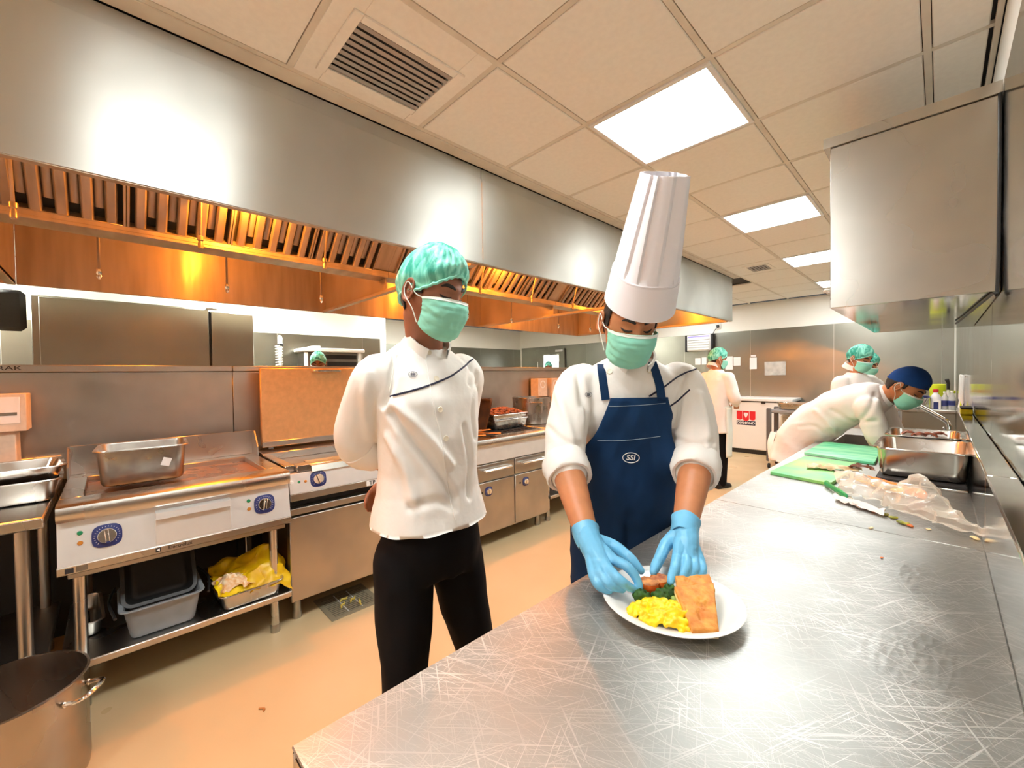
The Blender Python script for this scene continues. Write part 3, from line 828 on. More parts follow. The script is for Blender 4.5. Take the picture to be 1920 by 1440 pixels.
m = pan_mb(.17, .15, .03, r=.02, taper=.03, rim=.012); R = Matrix.Rotation(1.22, 3, 'X')
m.v = [tuple(Matrix.Rotation(.15, 3, 'Z') @ (R @ Vector(p)) + Vector((-2.80, 2.275, 1.06))) for p in m.v]
tag(m.build('baking_tray', M_darktray, None), 'dark baking tray propped upright beside the meat pan', 'tray')
def pot(name, label, c, r, h, m_, handles=2, ang=0, hz=.72, hw=.06):
    t = thing(name, label, 'pot', c)
    b = MB(); b.lathe([(r*.93, 0), (r*.985, .006), (r, .03), (r, h-.008), (r+.005, h-.004), (r+.004, h), (r-.003, h), (r-.004, h-.01), (r-.004, .03), (r*.95, .010), (.001, .008)], c, 56, cap0=True)
    b.build('pot_body', m_, t, 35)
    for k in range(handles):
        a = ang+PI*k; d = np.array([math.cos(a), math.sin(a), 0]); tt = np.array([-d[1], d[0], 0])
        z = np.array([0, 0, h*hz]); cc = np.array(c)+z
        pts = catmull([cc+d*(r-.002)-tt*hw, cc+d*(r+.03)-tt*hw*.98+np.array([0, 0, .004]), cc+d*(r+.052)-tt*hw*.72+np.array([0, 0, .010]), cc+d*(r+.058)+np.array([0, 0, .012]), cc+d*(r+.052)+tt*hw*.72+np.array([0, 0, .010]), cc+d*(r+.03)+tt*hw*.98+np.array([0, 0, .004]), cc+d*(r-.002)+tt*hw], 4)
        hb = MB().tube(pts, .0075, 8).build('handle', M_chrome, t)
        q = MB()
        for s in (-1, 1): q.sphere(cc+d*r+tt*hw*s, (.008, .008, .012), 10, 6)
        tag(q.build('handle_bracket', M_chrome, hb), kind='stuff')
    return t
M_pot = mat('stockpot_steel', (.46, .42, .37), .28, 1.0, noise_amt=.2, noise_scale=5, rough_var=.08, aniso=.5, tangent=(.03, .05, 1))
pot('stock_pot', 'wide steel cooking pot on the range beside the apron chef', (-2.98, 3.17, .9005), .20, .27, M_pot, ang=-.6, hz=.8)
pot('stock_pot', 'big empty steel stockpot standing on the floor at lower left', (-2.20, -.287, 0), .204, .36, M_pot, ang=1.05, hz=.86, hw=.055)
for k, (a, b, w) in enumerate([((-2.72, 1.98, .936), (-2.52, 2.30, .926), .016), ((-2.62, 1.97, .95), (-2.56, 2.22, .96), .012), ((-2.60, 1.90, .926), (-2.50, 2.12, .931), .013)]):
    a, b = np.array(a), np.array(b)
    t = thing('wooden_spatula', ['long flat wooden spatula lying on the range edge', 'short wooden spatula lying across the other spatulas', 'pale wooden spatula nearest the hairnet chef'][k], 'spatula', a)
    MB().tube([a, a+(b-a)*.7], .009, 8, round_ends=True).build('shaft', M_wood, t)
    MB().tube([a+(b-a)*.68, a+(b-a)*.78, b], [.012, w*1.7, w*1.8], 10, flat=.2, up=(b-a)[[1, 0, 2]]*np.array([-1, 1, 0])).build('blade', M_wood, t)
for k, (y, w) in enumerate(((3.62, .16), (3.85, .14))):
    t = thing('carton', ['small printed carton on the counter behind the cooking pot', 'second small carton beside the first behind the cooking pot'][k], 'carton', (-3.28, y, 1.28))
    bx('box', M_card, t, -3.34, -3.22, y-w/2, y+w/2, .9005, 1.36, .003); 
    MB().lathe([(.035, -.0005), (.035, .001)], (0, 0, 0), 20, cap0=True, cap1=True)
    m = MB(); m.M = plate_frame((-3.2195, y, 1.29), (1, 0, 0), (0, 0, 1)); m.lathe([(.045, 0), (.045, .0008), (.032, .0008), (.032, 0)], n=24); m.build('printed_ring', M_paper, t)

# ================================================================== floor drain
M_drain = mat('drain_steel', srgb(150, 140, 116), .45, .3)
dn = thing('floor_drain', 'square steel floor drain grate with food scraps in front of the cooker', 'drain', (-2.575, 1.035, 0))
m = MB(); a0, a1, b0, b1 = -2.73, -2.42, .88, 1.19
m.box(a0, a1, b0, b0+.03, .0, .004, .001); m.box(a0, a1, b1-.03, b1, .0, .004, .001); m.box(a0, a0+.03, b0+.03, b1-.03, .0, .004, .001); m.box(a1-.03, a1, b0+.03, b1-.03, .0, .004, .001)
m.build('frame', M_drain, dn)
bx('pit', M_black, dn, a0+.03, a1-.03, b0+.03, b1-.03, .0005, .001, 0)
for k in range(12):
    x = a0+.03+(k+.5)*(a1-a0-.06)/12; bx('grate_bar', M_drain, dn, x-.0065, x+.0065, b0+.03, b1-.03, .001, .0035, .0)
for y in (b0+.03+.083, b0+.03+.166): bx('cross_bar', M_control, dn, a0+.03, a1-.03, y-.003, y+.003, .002, .0045, 0)
M_peel = mat('vegetable_scrap', srgb(214, 190, 90), .6, noise_amt=.3, noise_scale=60)
random.seed(5)
for k, (x, y) in enumerate(((-2.60, 1.02), (-2.56, 1.06), (-2.54, .99), (-2.50, 1.08))):
    a = random.uniform(0, 3)
    p = [(x+.03*math.cos(a)*t+.008*math.sin(5*t), y+.03*math.sin(a)*t, .010) for t in (-1, -.3, .4, 1)]
    tag(MB().tube(catmull(p, 3), [.004, .008, .007, .003], 6, round_ends=True).build('food_scrap', M_peel, None), ['curled yellow food scrap in the middle of the drain grate', 'yellow food scrap near the drain cross bar', 'yellow food scrap nearest the front edge of the drain', 'yellow food scrap at the far corner of the drain'][k], 'food scrap', 'scraps on the drain grate')
tag(MB().tube(catmull([(-2.0, .42, .004), (-1.985, .435, .004), (-1.975, .43, .004)], 3), .004, 6, round_ends=True).build('food_scrap', M_wood, None), 'tiny brown food scrap on the open orange floor', 'food scrap')
# ================================================================== scratched table steel
def scratched(name, base=(.455, .465, .44), r0=.45):
    m = bpy.data.materials.new(name); m.use_nodes = True; nt = m.node_tree; L = nt.links.new; N = nt.nodes.new
    b = nt.nodes['Principled BSDF']; b.inputs['Metallic'].default_value = .9
    geo = N('ShaderNodeNewGeometry'); hs = []
    for ang, sc, dist, thr in ((.35, 90, .5, .61), (-.5, 80, .6, .62), (1.15, 100, .5, .62), (-1.2, 90, .8, .63), (.75, 130, .4, .61), (.1, 110, 1.2, .63)):
        mp = N('ShaderNodeMapping'); mp.inputs['Rotation'].default_value = (0, 0, ang); mp.vector_type = 'TEXTURE'; mp.inputs['Scale'].default_value = (1/1.6, 1/sc, 1); L(geo.outputs['Position'], mp.inputs['Vector'])
        n = N('ShaderNodeTexNoise'); n.inputs['Scale'].default_value = 4.0; n.inputs['Detail'].default_value = 2; n.inputs['Distortion'].default_value = dist; L(mp.outputs[0], n.inputs['Vector'])
        r = N('ShaderNodeMapRange'); r.inputs[1].default_value = thr; r.inputs[2].default_value = thr+.06; L(n.outputs[0], r.inputs[0]); hs.append(r)
    acc = hs[0].outputs[0]
    for h in hs[1:]:
        a = N('ShaderNodeMath'); a.operation = 'MAXIMUM'; L(acc, a.inputs[0]); L(h.outputs[0], a.inputs[1]); acc = a.outputs[0]
    gate = N('ShaderNodeTexNoise'); gate.inputs['Scale'].default_value = 5.5; L(geo.outputs['Position'], gate.inputs['Vector'])
    gr = N('ShaderNodeMapRange'); gr.inputs[1].default_value = .35; gr.inputs[2].default_value = .65; gr.inputs[3].default_value = .18; gr.inputs[4].default_value = .75; L(gate.outputs[0], gr.inputs[0])
    gm = N('ShaderNodeMath'); gm.operation = 'MULTIPLY'; L(acc, gm.inputs[0]); L(gr.outputs[0], gm.inputs[1]); acc = gm.outputs[0]
    big = N('ShaderNodeTexNoise'); big.inputs['Scale'].default_value = 3.2; big.inputs['Detail'].default_value = 3; L(geo.outputs['Position'], big.inputs['Vector'])
    # wet film along the wall side: smoother, with fine droplets
    sep = N('ShaderNodeSeparateXYZ'); L(geo.outputs['Position'], sep.inputs[0])
    wx = N('ShaderNodeMath'); wx.operation = 'MULTIPLY_ADD'; L(big.outputs[0], wx.inputs[0]); wx.inputs[1].default_value = .45; L(sep.outputs[0], wx.inputs[2])
    wet = N('ShaderNodeMapRange'); wet.inputs[1].default_value = .13; wet.inputs[2].default_value = .24; L(wx.outputs[0], wet.inputs[0])
    rr = N('ShaderNodeMapRange'); rr.inputs[3].default_value = r0-.06; rr.inputs[4].default_value = r0+.10; rr.inputs[1].default_value = .3; rr.inputs[2].default_value = .7; L(big.outputs[0], rr.inputs[0])
    ad = N('ShaderNodeMath'); ad.operation = 'MULTIPLY_ADD'; L(acc, ad.inputs[0]); ad.inputs[1].default_value = .14; L(rr.outputs[0], ad.inputs[2])
    mw_ = N('ShaderNodeMix'); mw_.data_type = 'FLOAT'; L(wet.outputs[0], mw_.inputs[0]); L(ad.outputs[0], mw_.inputs[2]); mw_.inputs[3].default_value = .34; L(mw_.outputs[0], b.inputs['Roughness'])
    cm = N('ShaderNodeMix'); cm.data_type = 'RGBA'; cm.inputs[6].default_value = tuple(base)+(1,); cm.inputs[7].default_value = tuple(c*.72 for c in base)+(1,); L(big.outputs[0], cm.inputs[0])
    cs = N('ShaderNodeMix'); cs.data_type = 'RGBA'; L(acc, cs.inputs[0]); L(cm.outputs[2], cs.inputs[6]); cs.inputs[7].default_value = (.80, .79, .76, 1)
    L(cs.outputs[2], b.inputs['Base Color'])
    dr = N('ShaderNodeTexVoronoi'); dr.inputs['Scale'].default_value = 90; mpd = N('ShaderNodeMapping'); mpd.inputs['Rotation'].default_value = (0, 0, .5); mpd.inputs['Scale'].default_value = (1, .35, 1); L(geo.outputs['Position'], mpd.inputs['Vector']); L(mpd.outputs[0], dr.inputs['Vector'])
    dm = N('ShaderNodeMath'); dm.operation = 'MULTIPLY'; L(dr.outputs[0], dm.inputs[0]); L(wet.outputs[0], dm.inputs[1])
    hsum = N('ShaderNodeMath'); hsum.operation = 'MULTIPLY_ADD'; L(acc, hsum.inputs[0]); hsum.inputs[1].default_value = -.25; L(dm.outputs[0], hsum.inputs[2])
    bp = N('ShaderNodeBump'); bp.inputs['Strength'].default_value = .14; bp.inputs['Distance'].default_value = .003; L(hsum.outputs[0], bp.inputs['Height']); L(bp.outputs[0], b.inputs['Normal'])
    return m
M_table = scratched('scratched_table_steel')
TZ, TX0, TX1 = .90, -.612, .088
nt_ = thing('prep_table', 'scratched steel prep table in the foreground carrying the plate', 'table', (-.26, .93, 0))
m = MB(); m.box(TX0, TX1, .165, 1.702, TZ-.004, TZ, .0015); m.build('table_top', M_table, nt_)
m = MB(); m.box(TX0, TX0+.012, .165, 1.702, TZ-.045, TZ-.004, .004); m.box(TX0+.012, TX1, .165, .177, TZ-.045, TZ-.004, .004); m.box(TX0+.012, TX1, 1.69, 1.702, TZ-.045, TZ-.004, .002); m.build('edge_fold', M_steel, nt_)
bx('upstand', M_mirror_steel, nt_, TX1, XR-.002, .165, 1.702, TZ-.03, 1.11, .004)
for x in (TX0+.06, TX1-.05):
    for y in (.23, 1.62): leg(nt_, x, y, 0, TZ-.045, .021)
bx('undershelf', M_steel_mid, nt_, TX0+.04, TX1, .2, 1.67, .22, .25, .004)
st = thing('sink_table', 'steel sink table with cutting boards, sink and the bent tap', 'table', (-.26, 3.1, 0))
m = MB(); SX0, SX1, SY0, SY1 = -.52, -.06, 3.58, 4.15
m.box(TX0, TX1, 1.705, SY0, TZ-.004, TZ, .0015); m.box(TX0, TX1, SY1, 4.6, TZ-.004, TZ, .0015); m.box(TX0, SX0, SY0, SY1, TZ-.004, TZ, .0); m.box(SX1, TX1, SY0, SY1, TZ-.004, TZ, .0)
m.build('table_top', M_table, st)
m = MB(); m.box(SX0, SX0+.003, SY0, SY1, .66, TZ-.001, 0); m.box(SX1-.003, SX1, SY0, SY1, .66, TZ-.001, 0); m.box(SX0, SX1, SY0, SY0+.003, .66, TZ-.001, 0); m.box(SX0, SX1, SY1-.003, SY1, .66, TZ-.001, 0); m.box(SX0, SX1, SY0, SY1, .657, .66, 0)
m.build('sink_basin', M_steel_mid, st)
m = MB(); m.box(TX0, TX0+.012, 1.705, 4.6, TZ-.045, TZ-.004, .004); m.box(TX0+.012, TX1, 4.588, 4.6, TZ-.045, TZ-.004, .004); m.build('edge_fold', M_steel, st)
bx('upstand', M_mirror_steel, st, TX1, XR-.002, 1.705, 4.6, TZ-.03, 1.11, .004)
for x in (TX0+.06, TX1-.05):
    for y in (1.8, 4.5): leg(st, x, y, 0, TZ-.045, .021)
FY = 3.86
sp_pts = [(.045, FY, .895), (.045, FY, 1.03)] + [tuple(aty(px_, py_, FY)) for px_, py_ in ((1779, 799), (1776, 791), (1762, 782), (1735, 767), (1712, 755), (1700, 752), (1691, 755), (1688, 763), (1687.5, 770))]
MB().tube(catmull(sp_pts, 4), .0125, 10).build('tap_spout', M_chrome, st)
MB().lathe([(.03, .90), (.03, .93), (.018, .95), (.018, 1.0)], (.045, FY, 0), 16, cap0=True, cap1=True).build('tap_base', M_chrome, st)
MB().tube(catmull([(.045, FY-.02, .985), (.03, FY-.07, 1.0), (.02, FY-.10, 1.03)], 4), .008, 8, round_ends=True).build('tap_lever', M_chrome, st)
M_water = mat('running_water', (.92, .94, .95), .1, trans=.5, ior=1.2, spec=.6)
tp_ = aty(1687.5, 771, FY)
tag(MB().tube([tp_, tp_-np.array([0, 0, .12]), (tp_[0], tp_[1], .68)], [.010, .009, .008], 10).build('water_stream', M_water, None), 'white stream of water falling from the sink tap', 'water')

# ---- cutting boards
M_board = mat('green_cutting_board', srgb(48, 186, 132), .45, noise_amt=.35, noise_scale=7, color2=srgb(150, 222, 176), stretch=(1, 3, 1))
M_board_cut = mat('cut_marked_green_board', srgb(58, 190, 138), .45, noise_amt=.5, noise_scale=5, color2=srgb(168, 216, 92))
def board(label, corners, z, m_):
    P = [np.array([c[0], c[1]]) for c in corners]
    b = MB(); ring = []
    for i in range(4):
        p, a, c = P[i], P[i-1], P[(i+1) % 4]; u, w = (a-p)/np.linalg.norm(a-p), (c-p)/np.linalg.norm(c-p)
        ring += [p+u*.015, p+u*.004+w*.004, p+w*.015]
    cen = sum(P)/4
    def R(z_, k): return [(cen[0]+(p[0]-cen[0])*k, cen[1]+(p[1]-cen[1])*k, z_) for p in ring]
    b.loft([R(z, .992), R(z+.002, 1), R(z+.013, 1), R(z+.015, .992)])
    return tag(b.build('cutting_board', m_, None), label, 'cutting board', 'green cutting boards')
board('nearer green cutting board littered with peelings', [(-.575, 2.29), (-.325, 2.225), (-.285, 2.80), (-.535, 2.85)], TZ+.0005, M_board_cut)
board('farther clean green cutting board in front of the sink', [(-.565, 2.97), (-.235, 2.87), (-.25, 3.47), (-.55, 3.52)], TZ+.0005, M_board)

# ---- pans by the wall, dark rack, cloth
rk = bx('drain_rack', M_rubber, None, -.20, .08, 2.46, 3.50, TZ+.0005, TZ+.022, .004); tag(rk, 'black rubber mat under the steel pans by the wall', 'mat')
tag(bx('steel_bar', M_chrome, None, -.17, .08, 2.44, 2.452, TZ+.0005, TZ+.012, .003), 'thin steel rail lying before the black mat', 'rail')
pan('large steel food pan with pink scraps beside the wall', (-.055, 2.70, TZ+.0235), .158, .225, .13, 0, name='food_pan', r=.045)
pan('second steel food pan with meat behind the large one by the tap', (-.06, 3.20, TZ+.0235), .15, .20, .13, 0, name='food_pan', r=.045)
M_pink = mat('raw_meat', srgb(226, 160, 130), .4, noise_amt=.3, noise_scale=40)
random.seed(3)
for k in range(5):
    c = np.array([-.05+random.uniform(-.06, .07), 2.72+random.uniform(-.09, .1), TZ+.0435])
    mb = MB()
    for q in range(4): mb.sphere(c+np.array([random.uniform(-.015, .015), random.uniform(-.015, .015), random.uniform(0, .01)]), (.016, .013, .010), 10, 6)
    V, F = remesh(mb, .004, 2); tag(mesh_obj('meat_scrap', V, F, M_pink, None, 180), 'pink meat scrap in the large pan, ' + ['nearest its front rim', 'by its left side', 'in its middle', 'by its right side', 'toward its back'][k], 'meat', 'meat scraps in the pan')
for k in range(4):
    c = np.array([-.12+.04*k, 3.24+random.uniform(-.05, .05), TZ+.13])
    V, F = crumple(lambda u, v: (c[0]-.03+.06*u, c[1]-.04+.08*v, c[2]+.015*math.sin(PI*u)), 10, 10, .014, 30, k)
    tag(mesh_obj('meat_strip', V, F, M_meat, None, 60), 'dark cooked meat strip in the second pan, ' + ['leftmost', 'second from the left', 'third from the left', 'rightmost'][k], 'meat', 'meat strips by the tap')
V, F = crumple(lambda u, v: (-.24+.10*u, 2.50+.14*v, TZ+.16-.02*u+.0*v), 14, 14, .010, 14, 5)
# yellow sponge on the splashback ledge
sg = thing('scouring_sponge', 'yellow scouring sponge with black pad on the ledge by the tap', 'sponge', (.115, 3.93, 1.111))
bx('foam', mat('yellow_foam', srgb(214, 206, 30), .8, noise_amt=.2, noise_scale=60), sg, .092, .145, 3.85, 4.02, 1.1115, 1.145, .005)
bx('scrub_pad', M_rubber, sg, .092, .145, 3.85, 4.02, 1.146, 1.158, .003)
# ---- knives with coloured handles, peelings, bag
def knife(label, a, b, m_, r):
    a, b = np.array(a), np.array(b); t = thing('kitchen_knife', label, 'knife', a, 'knives beside the bag')
    d = nrm(b-a); s = np.cross((0, 0, 1), d)
    MB().tube([a, a+(b-a)*.3, a+(b-a)*.75, b], [r*.8, r, r*.85, r*1.15], 10, up=(0, 0, 1), flat=.6, round_ends=True).build('handle', m_, t)
    p = a-d*.16
    MB().add([tuple(a+s*.014), tuple(a-s*.016), tuple(p+s*.012), tuple(a+s*.014+np.array([0, 0, .0015])), tuple(a-s*.016+np.array([0, 0, .0015])), tuple(p+s*.012+np.array([0, 0, .0015]))], [(0, 2, 1), (3, 4, 5), (0, 1, 4, 3), (1, 2, 5, 4), (2, 0, 3, 5)]).build('blade', M_chrome, t)
knife('knife with thick orange handle in front of the steel pan', (-.235, 2.42, .918), (-.045, 2.22, .922), mat('orange_handle', srgb(246, 136, 60), .4), .017)
knife('knife with yellow handle beside the orange handled one', (-.255, 2.385, .916), (-.105, 2.245, .918), mat('yellow_handle', srgb(247, 186, 30), .4), .013)
knife('knife with green handle poking from under the clear bag', (-.25, 2.03, .915), (-.335, 2.195, .916), mat('green_handle', srgb(20, 160, 96), .4), .013)
M_peel_w = mat('onion_peel', srgb(232, 220, 180), .5, noise_amt=.4, noise_scale=25, color2=srgb(190, 150, 90))
M_peel_b = mat('brown_peel', srgb(120, 66, 30), .6, noise_amt=.5, noise_scale=40)
V, F = crumple(lambda u, v: (-.46+.20*u, 2.46+.07*v+.05*u, TZ+.024+.012*math.sin(PI*u)*math.sin(PI*v)), 20, 10, .016, 22, 2)
tag(mesh_obj('vegetable_peel', V, F, M_peel_w, None, 60), 'pale vegetable peelings on the nearer cutting board', 'peelings')
V, F = crumple(lambda u, v: (-.30+.09*u, 2.52+.05*v, TZ+.030+.015*math.sin(PI*u)), 12, 8, .018, 26, 4)
tag(mesh_obj('vegetable_peel', V, F, M_peel_b, None, 60), 'dark brown peel at the corner of the nearer board', 'peelings')
M_clear = bpy.data.materials.new('clear_bag_plastic'); M_clear.use_nodes = True
_nt = M_clear.node_tree; _b = _nt.nodes['Principled BSDF']
_b.inputs['Base Color'].default_value = srgb(236, 230, 214)+(1,); _b.inputs['Roughness'].default_value = .18; _b.inputs['Specular IOR Level'].default_value = .7
_tr = _nt.nodes.new('ShaderNodeBsdfTransparent'); _mx = _nt.nodes.new('ShaderNodeMixShader'); _ly = _nt.nodes.new('ShaderNodeLayerWeight'); _ly.inputs[0].default_value = .35
_mr = _nt.nodes.new('ShaderNodeMapRange'); _mr.inputs[3].default_value = .16; _mr.inputs[4].default_value = .62
_nt.links.new(_ly.outputs['Facing'], _mr.inputs[0]); _nt.links.new(_mr.outputs[0], _mx.inputs[0]); _nt.links.new(_tr.outputs[0], _mx.inputs[1]); _nt.links.new(_b.outputs[0], _mx.inputs[2]); _nt.links.new(_mx.outputs[0], _nt.nodes['Material Output'].inputs[0])
bl, br_, fl_, fr_ = atz(1600, 895, .93), atz(1790, 935, .93), atz(1590, 930, .905), atz(1830, 1000, .905)
def bagsheet(u, v):
    a = np.array([-.345, 2.40, .0]); b = np.array([.06, 1.93, 0]); c = np.array([-.275, 2.08, 0]); d = np.array([.085, 1.78, 0])
    p = (a*(1-u)+b*u)*(1-v)+(c*(1-u)+d*u)*v
    e = .02*math.sin(9*u+2)+.015*math.sin(17*u)
    p = p + nrm((d-c))[[1, 0, 2]]*np.array([1, -1, 0])*e*(v-.5)*1.2
    h = .028+.035*math.sin(PI*min(1, v*1.1))*math.sin(PI*u)**.5 + .085*math.exp(-((u-.72)/.13)**2-((v-.12)/.3)**2) + .02*math.exp(-((u-.25)/.2)**2-((v-.4)/.3)**2)
    if v > .9: h *= .45
    p[2] = TZ + max(.014, h)
    return p
V, F = crumple(bagsheet, 70, 44, .018, 13, 8, .0006)
V[:, 2] = np.maximum(V[:, 2], TZ+.0015)
tag(mesh_obj('clear_plastic_bag', V, F, M_clear, None, 25), 'crumpled clear plastic bag lying on the table before the pans', 'bag')
V, F = crumple(lambda u, v: (-.285+.155*u, 1.985+.055*v-.115*u, TZ+.006+.012*math.sin(PI*v)), 18, 10, .010, 20, 9, .0008)
V[:, 2] = np.maximum(V[:, 2], TZ+.001)
tag(mesh_obj('paper_wrapper', V, F, M_paper, None, 30), 'crumpled white paper wrapper in front of the clear bag', 'wrapper')
random.seed(21)
sc_cols = [('pale cream', mat('garlic_scrap', srgb(236, 216, 160), .5)), ('orange', mat('carrot_scrap', srgb(214, 110, 40), .5)), ('brown', M_peel_b), ('yellow green', mat('leek_scrap', srgb(196, 180, 60), .5, noise_amt=.5, noise_scale=50, color2=srgb(96, 120, 30)))]
for k, (x, y, c, r) in enumerate([(1588, 937, 0, .010), (1603, 944, 2, .010), (1626, 950, 1, .014), (1638, 958, 1, .010), (1658, 963, 3, .012), (1672, 970, 3, .015), (1694, 980, 3, .016), (1706, 984, 1, .012), (1655, 1043, 1, .006), (1827, 1008, 0, .013), (1634, 988, 0, .008), (1742, 990, 0, .007)]):
    p = atz(x, y, TZ+.006); mb = MB()
    for q in range(3):
        a = random.uniform(0, PI)
        mb.sphere(p+np.array([random.uniform(-1, 1)*r*.6, random.uniform(-1, 1)*r*.8, r*.15]), (r*.7, r*.5, r*.3), 8, 6, np.array(Matrix.Rotation(a, 3, 'Z')))
    V, F = remesh(mb, max(.0018, r*.16), 1); V[:, 2] += TZ+.0008-V[:, 2].min()
    nm = {0: 'cream crumb under the left end of the bag', 1: 'brown peel bit beside the cream crumb', 2: 'orange carrot bit between wrapper and bag', 3: 'small orange carrot bit at the wrapper tip', 4: 'yellow green leek bit right of the wrapper', 5: 'curled leek bit under the bag edge', 6: 'largest leek bit along the bag edge', 7: 'orange carrot bit at the end of the leek bits', 8: 'tiny red orange crumb alone in mid table', 9: 'cream crumb by the wall past the bag', 10: 'pale crumb in front of the white wrapper', 11: 'pale crumb in front of the clear bag'}[k]
    tag(mesh_obj('food_scrap', V, F, sc_cols[c][1], None, 180), nm, 'food scrap', 'scraps on the table')

# ================================================================== wall cabinet on the right
wc = thing('wall_cabinet', 'large stainless wall cabinet hanging at upper right', 'cabinet', (-.1, 3.1, 1.67))
CX0, CX1, CY0, CY1, CZ0, CZ1 = -.335, XR-.002, 2.262, 4.02, 1.672, 2.36
M_cab = mat('cabinet_steel', (.62, .60, .54), .26, 1.0, noise_amt=.3, noise_scale=2.6, rough_var=.06, aniso=.5, tangent=(.03, .05, 1))
bx('end_panel', M_cab, wc, CX0, CX1, CY0, CY0+.012, CZ0, CZ1, .002)
bx('end_panel', M_cab, wc, CX0, CX1, CY1-.012, CY1, CZ0, CZ1, .002)
bx('underside', M_mirror_steel, wc, CX0, CX1, CY0+.012, CY1-.012, CZ0, CZ0+.01, .001)
bx('top', M_cab, wc, CX0, CX1, CY0+.012, CY1-.012, CZ1-.02, CZ1, .001)
for a, b in ((CY0+.014, (CY0+CY1)/2-.002), ((CY0+CY1)/2+.002, CY1-.014)):
    d = bx('door', M_cab, wc, CX0-.002, CX0+.016, a, b, CZ0+.012, CZ1-.022, .003)
    MB().tube([(CX0-.004, a+.05, CZ0+.09), (CX0-.03, a+.05, CZ0+.09), (CX0-.03, a+.17, CZ0+.09), (CX0-.004, a+.17, CZ0+.09)], .006, 8).build('handle', M_chrome, d)
MB().prism([(CX0-.022, CZ1+.001), (CX1, CZ1+.001), (CX1, CZ1+.042), (CX0-.022, CZ1+.042)], 'y', CY0-.012, CY1+.01).build('top_rim', M_cab, wc)
MB().tube(catmull([(CX1-.006, CY0-.006, CZ1), (CX1-.005, CY0-.006, 2.0), (CX1-.008, CY0-.006, CZ0+.01), (CX1-.02, CY0+.02, CZ0-.006), (CX1-.06, CY0+.8, CZ0-.008), (CX1-.085, CY0+1.25, CZ0-.01)], 8), .005, 6).build('cable', M_black, wc)

# ================================================================== back counter and its things
bc = thing('back_counter', 'steel counter along the back wall holding bottles and a colander', 'counter', (-.5, 7.9, 0))
bx('counter', M_steel, bc, -1.1, XR-.012, 7.28, 8.42, .865, .90, .004)
bx('apron_panel', M_wall_steel, bc, -1.08, XR-.012, 7.32, 7.335, .40, .862, .003)
for x in (-1.04, .08):
    for y in (7.36, 8.36): leg(bc, x, y, 0, .865, .021)
bx('undershelf', M_steel_mid, bc, -1.08, .10, 7.36, 8.4, .22, .25, .003)
cl = thing('colander', 'steel colander with a blue rim on the back counter', 'colander', (-.22, 7.5, .90))
MB().lathe([(.06, .901), (.085, .905), (.125, 1.02), (.128, 1.035), (.122, 1.035), (.118, 1.02), (.08, .912), (.001, .910)], (-.22, 7.5, 0), 28, cap0=True).build('bowl', M_pan, cl)
MB().lathe([(.128, 1.036), (.134, 1.038), (.134, 1.062), (.124, 1.062), (.122, 1.038)], (-.22, 7.5, 0), 28).build('blue_rim', M_blue, cl)
def bottle(name, label, cat_, x, y, prof, m_, capm=None, cap=None, band=None, bandm=None):
    t = thing(name, label, cat_, (x, y, .901), 'containers on the back counter')
    MB().lathe([(r, .9008+z) for r, z in prof], (x, y, 0), 18, cap0=True, cap1=True).build('container', m_, t)
    if cap: MB().lathe([(r, .9008+z) for r, z in cap], (x, y, 0), 14, cap0=True, cap1=True).build('lid', capm, t)
    if band: MB().lathe([(band[0]+.001, .9008+band[1]), (band[0]+.001, .9008+band[2])], (x, y, 0), 18).build('printed_band', bandm, t)
M_red = mat('red_plastic', srgb(200, 36, 44), .4); M_lime = mat('lime_plastic', srgb(206, 220, 40), .4)
M_clearp = mat('clear_container', (.86, .88, .9), .12, trans=.6, alpha=.85)
B = [(.05, 0), (.052, .01), (.052, .14), (.03, .18), (.022, .19), (.022, .205)]
bottle('jug', 'white jug with red lid on the back counter', 'jug', -.035, 7.56, B, M_white, M_red, [(.026, .206), (.026, .24), (.02, .245)])
bottle('food_tub', 'lime yellow tub standing behind the white jug', 'tub', -.02, 7.80, [(.075, 0), (.075, .2), (.078, .205), (.078, .30), (.07, .305)], M_lime)
bottle('bottle', 'clear bottle with blue label on the back counter', 'bottle', .045, 7.45, [(.035, 0), (.036, .14), (.02, .17), (.014, .19), (.014, .2)], M_clearp, M_white, [(.016, .201), (.016, .22)], (.036, .04, .11), M_blue)
bottle('bottle', 'clear bottle with white cap closest to the corner', 'bottle', .105, 7.42, [(.03, 0), (.031, .15), (.018, .18), (.013, .2), (.013, .21)], M_clearp, M_white, [(.015, .211), (.015, .23)], (.031, .05, .11), M_blue)
bottle('jar', 'small white jar with lime lid by the corner', 'jar', .10, 7.70, [(.04, 0), (.04, .18), (.036, .19)], M_white, M_lime, [(.042, .191), (.042, .22), (.038, .225)])
t = thing('carton', 'small blue and white carton between jug and bottles', 'carton', (-.015, 7.42, .901), 'containers on the back counter')
bx('box', M_white, t, -.055, .012, 7.40, 7.46, .9005, 1.01, .002); bx('printed_panel', M_blue, t, -.054, -.01, 7.3985, 7.3995, .902, .99, 0)
t = thing('spray_bottle', 'black necked spray bottle beside the corner of the room', 'bottle', (.075, 7.58, .901), 'containers on the back counter')
MB().lathe([(.04, .9008), (.042, .92), (.042, 1.05), (.016, 1.12), (.014, 1.14)], (.075, 7.58, 0), 16, cap0=True, cap1=True).build('container', M_clearp, t)
MB().tube([(.075, 7.58, 1.14), (.075, 7.58, 1.22), (.06, 7.56, 1.27)], [.014, .016, .02], 8).build('trigger', M_black, t)
bx('meat_tray', mat('pale_pink_meat', srgb(232, 186, 170), .5, noise_amt=.3, noise_scale=30), None, -.62, -.34, 7.36, 7.56, .9005, .945, .012)
tag(bpy.data.objects['meat_tray'], 'pale pink meat slab on the back counter edge', 'meat')
